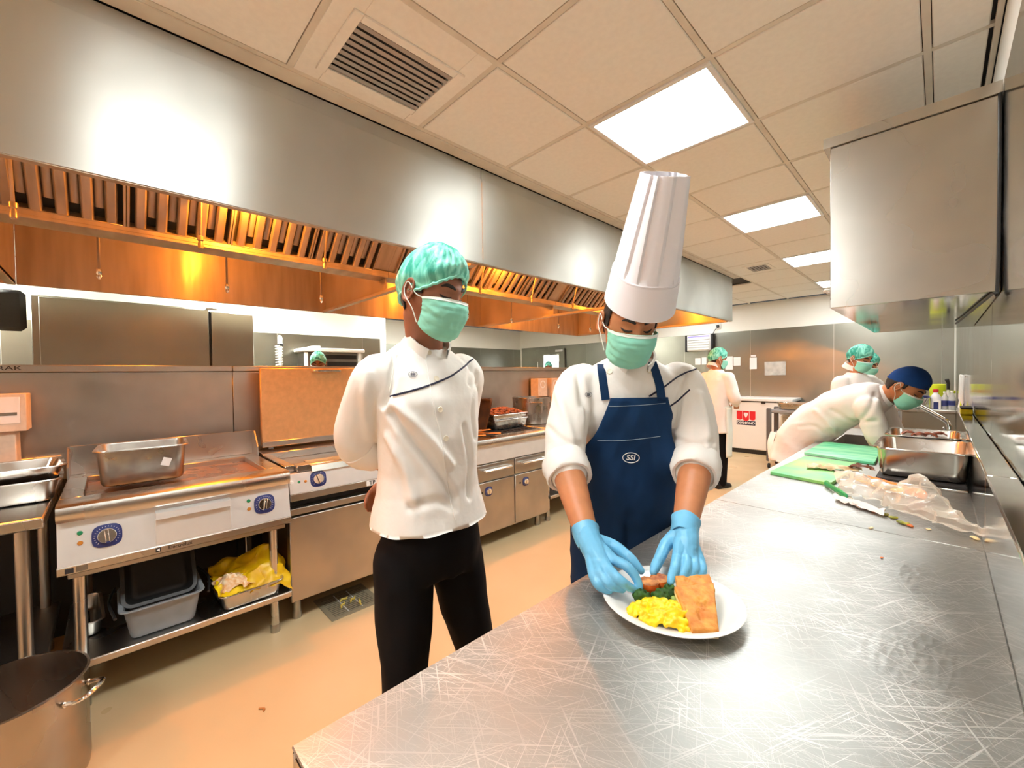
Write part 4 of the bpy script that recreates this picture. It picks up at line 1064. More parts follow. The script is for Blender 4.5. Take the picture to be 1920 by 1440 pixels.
# wall hung ladles in the corner
for k, y in enumerate((5.0, 5.35, 5.7)):
    t = thing('utensil', ['nearest white handled utensil hanging on the right wall', 'middle white handled utensil hanging on the right wall', 'farthest white handled utensil hanging on the right wall'][k], 'utensil', (.13, y, 1.1), 'utensils on the right wall')
    MB().tube([(.135, y, 1.34), (.13, y, 1.12)], .009, 8, round_ends=True).build('handle', M_white, t)
    MB().tube([(.13, y, 1.12), (.128, y, 1.04), (.128, y, 1.0)], [.008, .03, .022], 10, flat=.35, up=(0, 1, 0)).build('blade', M_lime if k == 1 else M_white, t)
    MB().cyl((.148, y, 1.335), (.125, y, 1.335), .004, n=6).build('hook', M_chrome, t)

# ================================================================== freezer, cart, wall things
fz = thing('chest_freezer', 'white chest freezer with red and navy brand sticker', 'freezer', (-2.1, 8.1, 0))
FXa, FXb, FYa, FYb = -2.75, -1.64, 7.83, 8.42
bx('body', M_white, fz, FXa, FXb, FYa, FYb, .075, .885, .012)
bx('plinth', M_black, fz, FXa+.02, FXb-.02, FYa+.02, FYb-.02, .0, .074, 0)
bx('seal', M_rubber, fz, FXa+.008, FXb-.008, FYa+.008, FYb-.008, .886, .902, 0)
bx('lid', M_white, fz, FXa-.005, FXb+.005, FYa-.012, FYb, .903, .955, .010)
bx('latch', M_black, fz, -2.08, -2.02, FYa-.016, FYa, .865, .905, .002)
yy = FYa-.0012
bx('sticker_base', M_navy_ink, fz, -2.462, -2.17, yy, FYa, .487, .56, 0)
def ushape(x0, x1, z0, z1):
    c, r = (x0+x1)/2, (x1-x0)/2
    return [(x0, z1), (x0, z0+r*.6)] + [(c-r*math.cos(a), z0+r*.6-r*.6*math.sin(a)) for a in np.linspace(.2, PI-.2, 7)] + [(x1, z0+r*.6), (x1, z1)]
M_red_ink = mat('red_ink', srgb(222, 26, 38), .5)
for a, b, z0 in ((-2.462, -2.372, .575), (-2.364, -2.268, .56), (-2.26, -2.17, .575)):
    MB().prism(ushape(a, b, z0, .73), 'y', yy-.0006, FYa).build('sticker_tab', M_red_ink, fz, 0)
MB().prism([(-2.345, .70), (-2.287, .70), (-2.283, .67), (-2.316, .61), (-2.349, .67)], 'y', yy-.0014, yy-.0007).build('sticker_shield', M_white_ink, fz, 0)
text_obj('DIAMOND', .058, (np.array([1., 0, 0]), np.array([0, 0, 1.]), np.array([0, -1., 0]), np.array([-2.316, yy-.0006, .523])), M_white_ink, fz, 'lettering', .0003, True)

ct = thing('service_cart', 'grey plastic three-tier service cart beside the white freezer', 'cart', (-1.4, 7.1, 0))
M_cart = mat('grey_cart_plastic', srgb(150, 148, 146), .5); M_cart_d = mat('dark_cart_post', srgb(98, 94, 92), .5)
for z in (.10, .46, .80): bx('shelf', M_cart, ct, -1.72, -.98, 6.86, 7.24, z, z+.05, .012)
for x in (-1.725, -.975):
    for y in (6.855, 7.245):
        bx('post', M_cart_d, ct, x-.028, x+.028, y-.028, y+.028, .10, .87, .008)
        MB().cyl((x-.012, y, .035), (x+.012, y, .035), .035, n=14).build('caster', M_rubber, ct)
pan('wide steel pan on top of the grey cart', (-1.35, 7.05, .851), .30, .18, .10, 0, name='food_pan', r=.06)
t = thing('ingredient_bin', 'cream ingredient bin with white lid behind the cart', 'bin', (-1.5, 7.5, 0))
bx('bin_body', mat('cream_plastic', srgb(238, 216, 180), .5), t, -1.70, -1.25, 7.36, 7.74, .001, .74, .03); bx('lid', M_white, t, -1.72, -1.23, 7.34, 7.76, .741, .80, .02)
M_bronze = mat('amber_container', srgb(150, 100, 40), .35, .3)
pan('amber brown bowl on the middle shelf of the cart', (-1.45, 6.99, .511), .10, .11, .08, .2, M_bronze, name='food_tray')
pan('brown box tray on the lowest shelf of the cart', (-1.38, 7.02, .151), .19, .14, .12, .1, M_card, name='food_tray')

ik = thing('insect_killer', 'white louvred insect killer lamp with black ends on the back wall', 'insect killer', (-3.3, 8.4, 1.8))
bx('housing', M_white, ik, -3.55, -3.09, 8.36, 8.446, 1.83, 2.14, .008)
for k in range(5): bx('louvre', M_white, ik, -3.53, -3.11, 8.342, 8.36, 1.85+k*.048, 1.885+k*.048, .006)
for x in (-3.585, -3.085): bx('end_cap', M_black, ik, x, x+.04, 8.35, 8.446, 1.82, 2.15, .006)
M_violet = mat('violet_tube', srgb(120, 110, 220), .3, emit=srgb(150, 140, 255), emit_s=.6)
MB().cyl((-3.52, 8.35, 2.115), (-3.12, 8.35, 2.115), .010, n=8).build('tube', M_violet, ik)
sk = thing('wall_socket', 'white wall socket with black plug above the insect killer', 'socket', (-2.98, 8.44, 2.29))
bx('plate', M_white, sk, -3.03, -2.93, 8.435, 8.452, 2.23, 2.34, .004); bx('plug', M_black, sk, -3.0, -2.955, 8.40, 8.434, 2.265, 2.31, .006)
MB().tube(catmull([(-2.98, 8.41, 2.265), (-3.03, 8.40, 2.21), (-3.06, 8.40, 2.15)], 5), .006, 6).build('cord', M_black, sk)
for k, (x0, x1, z0, z1, lb) in enumerate([(-2.85, -2.72, 1.45, 1.70, 'tall white notice sheet right of the far hairnet'), (-2.705, -2.585, 1.52, 1.68, 'wide white notice sheet second from the far hairnet'), (-2.43, -2.315, 1.45, 1.66, 'white notice sheet alone in the middle of the back wall'),
                                          (-2.41, -2.325, 1.675, 1.71, 'small white label strip above the lone notice sheet'), (-3.42, -3.31, 1.56, 1.69, 'white notice sheet left of the far hairnet'), (-3.29, -3.20, 1.56, 1.70, 'narrow notice sheet just left of the far hairnet')]):
    tag(bx('notice_sheet', M_paper, None, x0, x1, 8.4385, 8.4395, z0, z1, 0), lb, 'paper', 'papers on the back wall')
tag(bx('document_sleeve', mat('clear_sleeve', (.62, .60, .55), .25, noise_amt=.3, noise_scale=12), None, -2.19, -1.865, 8.437, 8.4395, 1.335, 1.575, 0), 'clear plastic document sleeve taped to the back wall', 'sleeve')
# low rack past the apron chef
ur = thing('utility_rack', 'low steel rack with pink bag seen past the apron chef', 'rack', (-2.6, 5.6, 0))
for x in (-2.48, -2.9):
    for y in (5.42, 6.0): leg(ur, x, y, 0, .62, .022, M_steel)
for z in (.24, .60): bx('shelf', M_steel, ur, -2.93, -2.45, 5.39, 6.03, z, z+.03, .003)
t = bx('ingredient_bag', mat('pink_bag', srgb(224, 130, 120), .5, noise_amt=.4, noise_scale=12, color2=srgb(60, 150, 130)), None, -2.86, -2.52, 5.45, 5.8, .2705, .55, .04)
tag(t, 'pink and green bag on the low steel rack', 'bag')

# ================================================================== behind the spine
uc = thing('upright_cabinet', 'tall steel cabinet behind the spine with a narrow side door', 'cabinet', (-5.4, .3, 0))
bx('body', M_wall_steel, uc, -5.8, -5.03, -.44, .715, 0, 2.10, .006)
bx('door', M_wall_steel, uc, -5.03, -5.0, -.395, .71, .12, 2.085, .004)
bx('side_door', M_wall_steel, uc, -5.8, -5.005, .73, 1.09, .0, 2.07, .004)
bx('gap_strip', M_black, uc, -5.79, -5.02, .716, .729, 0, 2.07, 0)
bx('hinge', M_steel_dark, uc, -5.03, -4.985, .69, .78, 2.087, 2.105, .003)
bv = MB(); bv.box(-5.05, -4.98, -.62, -.46, 1.80, 2.12, .03); tag(bv.build('black_cover', M_rubber, None), 'black rounded cover beside the tall steel cabinet', 'cover')
bpy.data.objects['black_cover'].parent = uc; bpy.data.objects['black_cover'].location -= uc.location
for k in ('label', 'category'):
    if k in bpy.data.objects['black_cover']: del bpy.data.objects['black_cover'][k]
hs = thing('spray_hose', 'white ribbed pre-rinse hose standing before the left wall', 'hose', (-6.2, 1.64, 0))
MB().cyl((-6.2, 1.66, 0), (-6.2, 1.66, 1.86), .022, n=12).build('riser', M_white, hs)
MB().lathe([(.03, 1.87), (.034, 1.90), (.034, 1.95), (.02, 1.985)], (-6.2, 1.66, 0), 14, cap0=True, cap1=True).build('head', M_clearp, hs)
MB().lathe([(.036, 1.84), (.036, 1.869)], (-6.2, 1.66, 0), 14, cap0=True, cap1=True).build('collar', M_black, hs)
m = MB(); pts = [(-6.2+.042*math.cos(a), 1.645+.042*math.sin(a), 1.30+a*.0058) for a in np.linspace(0, 2*PI*15, 150)]; m.tube(pts, .007, 5); m.build('spring', M_white, hs)
so = thing('wall_oven', 'white framed salamander grill on the left wall behind a worker', 'grill', (-6.2, 2.3, 1.4))
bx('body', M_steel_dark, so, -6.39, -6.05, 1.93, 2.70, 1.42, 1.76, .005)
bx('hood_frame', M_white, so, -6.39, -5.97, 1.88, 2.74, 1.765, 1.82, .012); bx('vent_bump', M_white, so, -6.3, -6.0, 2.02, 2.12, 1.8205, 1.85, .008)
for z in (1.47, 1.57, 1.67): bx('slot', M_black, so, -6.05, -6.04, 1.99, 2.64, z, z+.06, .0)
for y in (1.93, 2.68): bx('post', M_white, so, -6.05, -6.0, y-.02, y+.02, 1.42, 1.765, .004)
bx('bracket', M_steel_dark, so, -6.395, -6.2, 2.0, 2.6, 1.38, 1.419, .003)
# door in the back wall
d1 = tag(bx('door_1', M_wall_steel, None, -7.72, -6.72, 8.40, 8.438, .01, 2.08, .004), kind='structure')
M_lit = mat('lit_glass', (.85, .87, .86), .2, emit=(.9, .95, .93), emit_s=.9)
bx('pane', M_lit, d1, -7.42, -6.9, 8.392, 8.399, 1.2, 1.92, 0)
m = MB(); m.box(-7.45, -7.42, 8.385, 8.40, 1.17, 1.95, .003); m.box(-6.9, -6.87, 8.385, 8.40, 1.17, 1.95, .003); m.box(-7.42, -6.9, 8.385, 8.40, 1.17, 1.2, .003); m.box(-7.42, -6.9, 8.385, 8.40, 1.92, 1.95, .003); m.build('window_frame', M_steel, d1)
bx('door_closer', M_white, d1, -7.0, -6.76, 8.37, 8.40, 2.0, 2.05, .004)
MB().tube([(-7.6, 8.40, 1.3), (-7.6, 8.36, 1.3), (-7.6, 8.36, 1.75), (-7.6, 8.40, 1.75)], .014, 8).build('door_handle', M_chrome, d1)
# ================================================================== people: toolkit
M_skin = mat('warm_brown_skin', srgb(200, 132, 88), .5, sss=.12, noise_amt=.12, noise_scale=30, bump=.02, bump_scale=300)
M_skin_d = mat('deep_brown_skin', srgb(158, 100, 72), .5, sss=.1, noise_amt=.12, noise_scale=30)
M_hair = mat('black_hair', (.012, .010, .009), .45, bump=.3, bump_scale=200)
M_cloth = mat('white_chef_cotton', srgb(242, 240, 234), .85, spec=.2, noise_amt=.05, noise_scale=10, bump=.35, bump_scale=17)
M_cloth_far = mat('white_cotton_coat', srgb(240, 234, 228), .85, spec=.2, noise_amt=.05, noise_scale=10, bump=.35, bump_scale=14)
M_black_cloth = mat('black_trouser_cotton', (.006, .006, .007), .8, spec=.15)
M_navy = mat('navy_apron_cotton', srgb(14, 52, 92), .75, spec=.25, noise_amt=.18, noise_scale=14, bump=.3, bump_scale=13)
M_navy_cap = mat('royal_navy_cotton', srgb(22, 62, 122), .8, spec=.2, noise_amt=.15, noise_scale=20)
M_mask = mat('teal_mask_fabric', srgb(146, 224, 202), .75, spec=.25, noise_amt=.06, noise_scale=20, bump=.03, bump_scale=400)
M_mask_edge = mat('white_mask_binding', srgb(232, 240, 232), .7)
M_glove = mat('blue_nitrile', srgb(112, 190, 232), .38, spec=.45, noise_amt=.10, noise_scale=25, bump=.05, bump_scale=120, sss=0)
M_hat = mat('white_paper_hat', srgb(240, 238, 242), .8, spec=.2)
M_shoe = mat('black_shoe_leather', (.01, .01, .01), .4)
M_button = mat('cream_button', srgb(236, 228, 206), .35)
M_brow = mat('dark_brow_hair', (.02, .014, .010), .7)
def net_material():
    m = bpy.data.materials.new('teal_hairnet'); m.use_nodes = True; nt = m.node_tree; N = nt.nodes.new; L = nt.links.new
    b = nt.nodes['Principled BSDF']; b.inputs['Roughness'].default_value = .45; b.inputs['Specular IOR Level'].default_value = .5
    tc = N('ShaderNodeTexCoord'); n = N('ShaderNodeTexNoise'); n.inputs['Scale'].default_value = 26; n.inputs['Detail'].default_value = 3; n.inputs['Distortion'].default_value = 1.2
    mp = N('ShaderNodeMapping'); mp.inputs['Scale'].default_value = (1, 1, .45); L(tc.outputs['Object'], mp.inputs[0]); L(mp.outputs[0], n.inputs['Vector'])
    r = N('ShaderNodeMapRange'); r.inputs[1].default_value = .40; r.inputs[2].default_value = .62; L(n.outputs[0], r.inputs[0])
    mx = N('ShaderNodeMix'); mx.data_type = 'RGBA'; mx.inputs[6].default_value = srgb(64, 196, 168)+(1,); mx.inputs[7].default_value = srgb(150, 236, 214)+(1,); L(r.outputs[0], mx.inputs[0]); L(mx.outputs[2], b.inputs['Base Color'])
    a = N('ShaderNodeMapRange'); a.inputs[3].default_value = .62; a.inputs[4].default_value = .97; L(r.outputs[0], a.inputs[0]); L(a.outputs[0], b.inputs['Alpha'])
    bp = N('ShaderNodeBump'); bp.inputs['Strength'].default_value = .5; bp.inputs['Distance'].default_value = .004; L(n.outputs[0], bp.inputs['Height']); L(bp.outputs[0], b.inputs['Normal'])
    return m
M_net = net_material()
ZUP = np.array([0, 0, 1.])
def basis(fxy, pitch=0.0, roll=0.0):
    F0 = nrm((fxy[0], fxy[1], 0)); L0 = np.cross(ZUP, F0)
    F = math.cos(pitch)*F0 - math.sin(pitch)*ZUP; U = math.cos(pitch)*ZUP + math.sin(pitch)*F0
    L = math.cos(roll)*L0 + math.sin(roll)*U; U = np.cross(F, L)
    return np.array([L, F, U])          # rows
def limb(mb, pts, rad, n=14, sub=5, **k):
    P = catmull(pts, sub); R = catmull([[r, 0, 0] for r in rad], sub)[:, 0] if len(rad) > 2 else np.linspace(rad[0], rad[1], len(P))
    mb.tube(P, list(R), n, round_ends=True, **k)
def ring_se(c, A, B, w, d, e=2.3, n=28):
    out = []
    for k in range(n):
        a = 2*PI*k/n; ca, sa = math.cos(a), math.sin(a)
        out.append(tuple(np.asarray(c)+A*(w*math.copysign(abs(ca)**(2/e), ca))+B*(d*math.copysign(abs(sa)**(2/e), sa))))
    return out
def torso(mb, spine, L, e=2.4):
    P = [np.asarray(s[0], float) for s in spine]; n = len(P); rings = []
    for i in range(n):
        T = nrm(P[min(i+1, n-1)]-P[max(i-1, 0)]); A = nrm(L-T*np.dot(L, T)); B = np.cross(A, T)
        rings.append(ring_se(P[i], A, B, spine[i][1], spine[i][2], e))
    mb.loft(rings)
def smst(x, a, b):
    t = min(1, max(0, (x-a)/(b-a))); return t*t*(3-2*t)
def head_pt(d):
    dx, dy, dz = d
    x, y, z = .0745*dx, (.098 if dy < 0 else .094)*dy, .118*dz
    if z < 0:
        t = -z/.118
        x *= 1-.26*t**1.8
        if dy < 0: y *= 1-.42*t**1.3
        else: y *= 1+.05*t; 
    else:
        x *= 1-.05*(z/.118)**2
    fw = smst(dy, .15, .5)
    if fw > 0:
        g = lambda a, b: math.exp(-a*a-b*b)
        ax = abs(x)
        nose = .021*math.exp(-(x/.0105)**2)*smst(z, .034, -.028)*(1-smst(-z, .036, .046))
        nose += .007*g(x/.017, (z+.032)/.010)
        brow = .006*math.exp(-((z-.026)/.010)**2)*math.exp(-(x/.052)**4)
        sock = -.011*g((ax-.031)/.017, (z-.010)/.012)
        lid = .0075*g((ax-.031)/.0125, (z-.007)/.0075)
        cheek = .005*g((ax-.042)/.02, (z+.028)/.018)
        lips = .006*g(x/.022, (z+.066)/.007)+.005*g(x/.02, (z+.078)/.006)
        chin = .009*g(x/.02, (z+.103)/.014)
        y += fw*(nose+brow+sock+lid+cheek+lips+chin)
    return np.array([x, y, z])
def head_grid(nu=72, nv=54):
    V = []; F = []
    for j in range(nv+1):
        t = PI*(j+.02)/(nv+.04)
        for i in range(nu):
            a = 2*PI*i/nu + PI/2
            V.append(head_pt((math.sin(t)*math.cos(a), math.sin(t)*math.sin(a), math.cos(t))))
    for j in range(nv):
        for i in range(nu):
            k = (i+1) % nu; F.append((j*nu+i, (j+1)*nu+i, (j+1)*nu+k, j*nu+k))
    F.append(tuple(range(nu))); F.append(tuple(nv*nu+i for i in range(nu-1, -1, -1)))
    return np.array(V), F
HEAD_V, HEAD_F = head_grid()
HEAD_B = bvh_of(HEAD_V, HEAD_F)
def face_hit(x, z):
    p, n = hit(HEAD_B, (x, .4, z), (0, -1, 0)); return p
def ear_mb(s):
    m = MB()
    def fn(u, v):
        a = 2*PI*u; r = v
        y, z = .019*r*math.cos(a), .034*r*math.sin(a)
        x = .010+.008*r**2*(1 if math.cos(a) < .3 else .3)-.006*math.exp(-(r-.55)**2/.03)
        return (s*(.073+x), y-.004+(.006*math.sin(a)*r if math.sin(a) > 0 else 0)-.004, z*(1 if z > 0 else .95)-.006)
    m.grid(fn, 20, 6)
    V, F = solid_sheet(m.v, m.f, .006)
    return V, F
class Head:
    """head in its own axes; put() moves things into the world"""
    def __init__(self, origin, B, s=1.0): self.o = np.asarray(origin, float); self.B = B; self.s = s
    def put(self, V): return self.o + (np.asarray(V, float)*self.s) @ self.B
def body_head(mb, H):
    mb.add(H.put(HEAD_V), HEAD_F)
    for s in (-1, 1):
        V, F = ear_mb(s); mb.add(H.put(V), F)
def face_parts(parent, H, down=True):
    for s in (-1, 1):
        pts = [face_hit(s*x, z)+np.array([0, .0012, 0]) for x, z in ((.013, .027), (.024, .032), (.036, .033), (.047, .027))]
        mb = MB(); mb.tube(H.put(catmull(pts, 4)), [.0028, .0055, .0050, .0018], 8); mb.build('eyebrow', M_brow, parent)
        pts = [face_hit(s*x, z)+np.array([0, .0008, 0]) for x, z in ((.017, .004), (.024, .0005), (.032, -.0005), (.040, .001), (.046, .005))]
        mb = MB(); mb.tube(H.put(catmull(pts, 4)), [.0010, .0028, .0034, .0028, .0010], 6); mb.build('eyelash', M_brow, parent)
def head_cap(parent, H, maskfn, off, name, m, th=.004):
    keep = [f for f in HEAD_F if len(f) == 4 and all(maskfn(HEAD_V[i]) for i in f)]
    idx = sorted({i for f in keep for i in f}); mp = {a: b for b, a in enumerate(idx)}
    n = vnormals(HEAD_V, HEAD_F); V = HEAD_V[idx]+n[idx]*off
    V, F = solid_sheet(V, [tuple(mp[i] for i in f) for f in keep], th)
    return mesh_obj(name, H.put(V), F, m, parent, 180)
def hair(parent, H, front=.055):
    return head_cap(parent, H, lambda p: (p[2] > front-.0) or (p[1] < .035 and p[2] > -.012+.0) or (p[1] < -.03 and p[2] > -.06), .004, 'hair', M_hair)
def mask(parent, H, sag=0.0):
    prof_c = [(.111, .000), (.124, -.018), (.1285, -.038), (.124, -.060), (.117, -.082), (.108, -.104), (.086, -.122)]
    prof_s = [(.036, -.014), (.040, -.026), (.041, -.038), (.041, -.050), (.040, -.062), (.038, -.074), (.034, -.088)]
    def pt(u, v):
        k = v*(len(prof_c)-1); i = min(int(k), len(prof_c)-2); t = k-i
        c = np.array(prof_c[i])*(1-t)+np.array(prof_c[i+1])*t; s_ = np.array(prof_s[i])*(1-t)+np.array(prof_s[i+1])*t
        a = (u*2-1)*PI/2; w = math.cos(a); w2 = abs(math.cos(a))**.8
        x = .071*math.sin(a)*(1-.12*v)
        y = s_[0]+(c[0]-s_[0])*w2; z = s_[1]+(c[1]-s_[1])*w**.7 if w > 0 else s_[1]
        pl = .0022*(((v*4.2) % 1.0)-.5)*(1-abs(math.sin(a))**4)
        cr = .0022*noise.noise(Vector((u*9, v*7, 3.3)))+.0016*noise.noise(Vector((u*22, v*16, 1.3)))
        p = np.array([x, y, z-sag]); nn = nrm((math.sin(a)*.8, max(.1, w), 0))
        return p+nn*(pl+cr+.002)
    g = MB(); g.grid(pt, 40, 28); V, F = solid_sheet(g.v, g.f, .0016)
    mk = mesh_obj('face_mask', H.put(V), F, M_mask, parent, 60)
    g = MB(); g.grid(lambda u, v: pt(u, -.001+v*.075)+nrm((math.sin((u*2-1)*PI/2)*.8, .6, .1))*.0016, 40, 3); V, F = solid_sheet(g.v, g.f, .0015)
    mesh_obj('mask_binding', H.put(V), F, M_mask_edge, mk, 60)
    for s in (-1, 1):
        ear = np.array([s*.090, -.014, -.004])
        for z in (-.016-sag, -.086-sag):
            g = MB(); g.tube(H.put(catmull([(s*.0715, .036, z), (s*.082, .018, z*.6), ear+np.array([0, .004, .02 if z > -.03 else -.02]), ear+np.array([0, -.006, 0])], 5)), .0016*H.s, 5); g.build('ear_loop', M_mask_edge, mk)
    return mk
def hairnet(parent, H, k=1.0, seed=0, fz=.060, sz=-.004, bz=-.05):
    a, b, c = .0745, .098, .118
    def pt(u, v, off=0.0):
        th = 2*PI*u
        zr = (fz if math.cos(th) > 0 else bz)*abs(math.cos(th))**1.5+sz*(1-abs(math.cos(th))**1.5)
        ph0 = math.asin(max(-.8, min(.9, zr/c))); ph = ph0+(PI/2-ph0)*v
        swell = smst(v, 0, .22); bk = max(0, -math.cos(th))
        kk = 1.07+(.13*k+.07*bk*(1-v))*swell
        f = math.sin(th*26+3*noise.noise(Vector((u*6, v*3, seed))))*.026*(1-v)**.9*swell**.5
        f += .05*swell*noise.noise(Vector((math.cos(th)*2.2+seed, math.sin(th)*2.2, v*3)))*.6
        f += .034*swell*(1-2*abs(noise.noise(Vector((math.cos(th)*5+seed, math.sin(th)*5, v*4)))))
        kk += f+off
        return (a*kk*math.cos(ph)*math.sin(th), b*kk*math.cos(ph)*math.cos(th), c*(kk if v > .3 else kk)*math.sin(ph)*(.97+.03*k))
    g = MB(); n = 90; rings = []
    for j in range(29): rings.append([pt(i/n, min(.995, (j/28))) for i in range(n)])
    g.loft(rings, False, True)
    o = mesh_obj('hairnet', H.put(g.v), g.f, M_net, parent, 180)
    pts = [np.array(pt(i/72, .0, .015))+np.array([0, 0, .002*math.sin(i*2.4)]) for i in range(73)]
    g = MB(); g.tube(H.put(pts), [.0048*H.s if i % 2 else .0036*H.s for i in range(73)], 7); g.build('elastic_edge', M_mask, o)
    return o
def folds(V, F, amp, scale, seed, lines=(), mask_fn=None):
    n = vnormals(V, F); d = np.zeros(len(V))
    if amp:
        sc = np.asarray(scale, float)
        for i in range(len(V)):
            p = Vector((V[i]*sc).tolist())+Vector((seed*3.7, seed*1.9, seed*5.3))
            w = 1 if mask_fn is None else mask_fn(V[i])
            d[i] = w*amp*((1-2.2*abs(noise.noise(p)))*.7+noise.noise(p*2.1)*.45)
    for pts, A, w in lines:
        P = np.array(pts); best = np.full(len(V), 1e9)
        for i in range(len(P)-1):
            a, b = P[i], P[i+1]; ab = b-a; t = np.clip(((V-a)@ab)/max(1e-9, ab@ab), 0, 1)
            best = np.minimum(best, np.linalg.norm(V-(a+t[:, None]*ab), axis=1))
        q = (best/w)**2; d += A*(1-.8*q)*np.exp(-q)
    return V+n*d[:, None]
def open_hem(V, F, z, flare=.012, up=.05):
    n = vnormals(V, F); V = V.copy()
    low = V[:, 2] < z+up
    k = np.clip((z+up-V[:, 2])/up, 0, 1)
    h = n.copy(); h[:, 2] = 0; V += h*(k*flare)[:, None]
    F2 = [f for f in F if not all(V[i][2] < z for i in f)]
    used = sorted({i for f in F2 for i in f}); mp = {a: b for b, a in enumerate(used)}
    V2 = V[used].copy()
    V2[:, 2] = np.where(V2[:, 2] < z+.006, z+.002*np.sin(V2[:, 0]*40+V2[:, 1]*50), V2[:, 2])
    return V2, [tuple(mp[i] for i in f) for f in F2]
def pix_line(b, pts, n=4, off=0.0):
    out = []
    P = catmull([(x, y, 0) for x, y in pts], n) if len(pts) > 2 else np.array([[pts[0][0]+(pts[1][0]-pts[0][0])*t, pts[0][1]+(pts[1][1]-pts[0][1])*t, 0] for t in np.linspace(0, 1, n*2)])
    for x, y, _ in P:
        p, nn = hit(b, CAM, ray(x, y))
        if p is not None: out.append(p+nn*off)
    return out
def shoe(parent, ankle, F0, m=None):
    a = np.array(ankle); F0 = nrm((F0[0], F0[1], 0)); L = np.cross(ZUP, F0); rings = []
    for t, w, h in ((-.085, .018, .05), (-.08, .03, .075), (-.03, .036, .085), (.03, .038, .07), (.09, .045, .055), (.14, .04, .045), (.165, .02, .03)):
        c = np.array([a[0], a[1], 0])+F0*t
        rings.append([tuple(c+L*(w*x)+ZUP*(h*z+.001)) for x, z in ((-1, .0), (-1.05, .25), (-.9, .7), (-.45, 1), (.45, 1), (.9, .7), (1.05, .25), (1, .0))])
    MB().loft(rings).build('shoe', m or M_shoe, parent, 60)
def hand_generic(mb, wrist, d, palm_n, s=1.0, side=1):
    d = nrm(d); pn = nrm(np.asarray(palm_n, float)-d*np.dot(palm_n, d)); t = np.cross(d, pn)*side
    w = np.asarray(wrist, float)
    limb(mb, [w-d*.02, w+d*.03, w+d*.075], [.026*s, .034*s, .036*s], flat=.55, up=t)
    for k, (o, l) in enumerate(((.027, .07), (.009, .078), (-.009, .073), (-.026, .058))):
        b = w+d*.075+t*o*s
        limb(mb, [b, b+d*l*.45*s+pn*.008, b+d*l*.75*s+pn*.025, b+d*l*.85*s+pn*.042], [.009*s, .0088*s, .008*s, .007*s], 8, 3)
    b = w+d*.02+t*.028*s
    limb(mb, [b, b+d*.035+t*.022+pn*.008, b+d*.06+t*.026+pn*.022], [.012*s, .010*s, .008*s], 8, 3)
def collar(parent, c, B, w=.068, d=.07, h=.045, m=None, tilt=.02, gap=.22):
    L, F, U = B; rings = []
    for k, (hh, e) in enumerate(((0, .012), (h*.5, .004), (h, 0), (h, -.006), (h*.5, -.002), (0, .004))):
        ring = []
        for i in range(33):
            a = gap+(2*PI-2*gap)*i/32+PI/2
            ring.append(tuple(np.asarray(c)+L*((w+e)*math.cos(a))+F*((d+e)*math.sin(a)+tilt*hh/h*.6)+U*(hh-.018*math.sin(a))))
        rings.append(ring)
    g = MB(); g.loft(rings+[rings[0]], False, False, closed=False)
    g.build('collar', m or M_cloth, parent, 60)
def cuff(parent, a, b, r0, r1, m=None, seed=0):
    """rolled sleeve end"""
    a, b = np.asarray(a, float), np.asarray(b, float); T = nrm(b-a); U = nrm(np.cross(T, (0.3, .2, 1))); W = np.cross(T, U); rings = []
    prof = [(0, r0-.006), (.02, r0+.004), (.25, r0+.006), (.6, (r0+r1)/2+.006), (.92, r1+.004), (1.0, r1-.001), (.98, r1-.008), (.6, r1-.010)]
    for t, r in prof:
        ring = []
        for i in range(28):
            an = 2*PI*i/28; k = 1+.09*noise.noise(Vector((math.cos(an)*1.6+seed, math.sin(an)*1.6, t*2.5)))
            ring.append(tuple(a+(b-a)*t+(U*math.cos(an)+W*math.sin(an))*r*k))
        rings.append(ring)
    MB().loft(rings, False, False).build('rolled_cuff', m or M_cloth, parent, 60)
def disc_on(b, x, y, r, parent, name, m, th=.0025):
    p, n = hit(b, CAM, ray(x, y))
    if p is None: return
    g = MB(); g.M = plate_frame(p+n*.0005, n, ZUP); g.lathe([(r*.9, 0), (r, th*.4), (r*.9, th), (r*.5, th*.7)], n=16, cap0=True, cap1=True); return g.build(name, m, parent)
def badge(b, x, y, w, parent, m_line, txt='SSI', ring=True, off=.002):
    p, n = hit(b, CAM, ray(x, y))
    if p is None: return
    up = nrm(ZUP-n*np.dot(ZUP, n)); r = np.cross(up, n)
    text_obj(txt, w*.52, (r, up+r*.15, n, p+n*off), m_line, parent, 'badge_lettering', .0004, True)
    g = MB(); pts = [p+n*(off+.0002)+r*(math.cos(t)*w*.55)+up*(math.sin(t)*w*.36) for t in np.linspace(0, 2*PI, 33)]
    g.tube(pts, w*.028, 5); g.build('badge_ring', m_line, parent)

# ================================================================== the chef with hairnet, hands behind the back
A = thing('person', 'person in white chef jacket and teal hairnet, hands behind back', 'person', (-1.11, .705, 0))
F0 = np.array([1., -.03, 0]); L0 = np.cross(ZUP, nrm(F0))
def loc(l, f, z, c=(-1.11, .705)): return np.array([c[0], c[1], 0])+L0*l+nrm(F0)*f+ZUP*z
BA = basis((.976, .226), .30, -.04)
HA = Head(at(853, 557, 1.17)-BA[1]*.088-BA[2]*.008, BA, 1.0)
spineA = [(loc(.008, -.005, .945), .166, .132), (loc(.008, -.005, 1.0), .164, .130), (loc(.006, 0, 1.12), .150, .124), (loc(.004, .005, 1.22), .153, .124), (loc(0, .0, 1.32), .164, .122), (loc(0, -.012, 1.39), .164, .106), (loc(0, -.02, 1.435), .142, .088), (loc(0, -.02, 1.468), .115, .075), (loc(0, -.015, 1.495), .07, .062)]
shR, shL = loc(-.148, -.02, 1.402), loc(.152, -.02, 1.402)
elR, elL = loc(-.168, -.135, 1.205), loc(.19, -.12, 1.19)
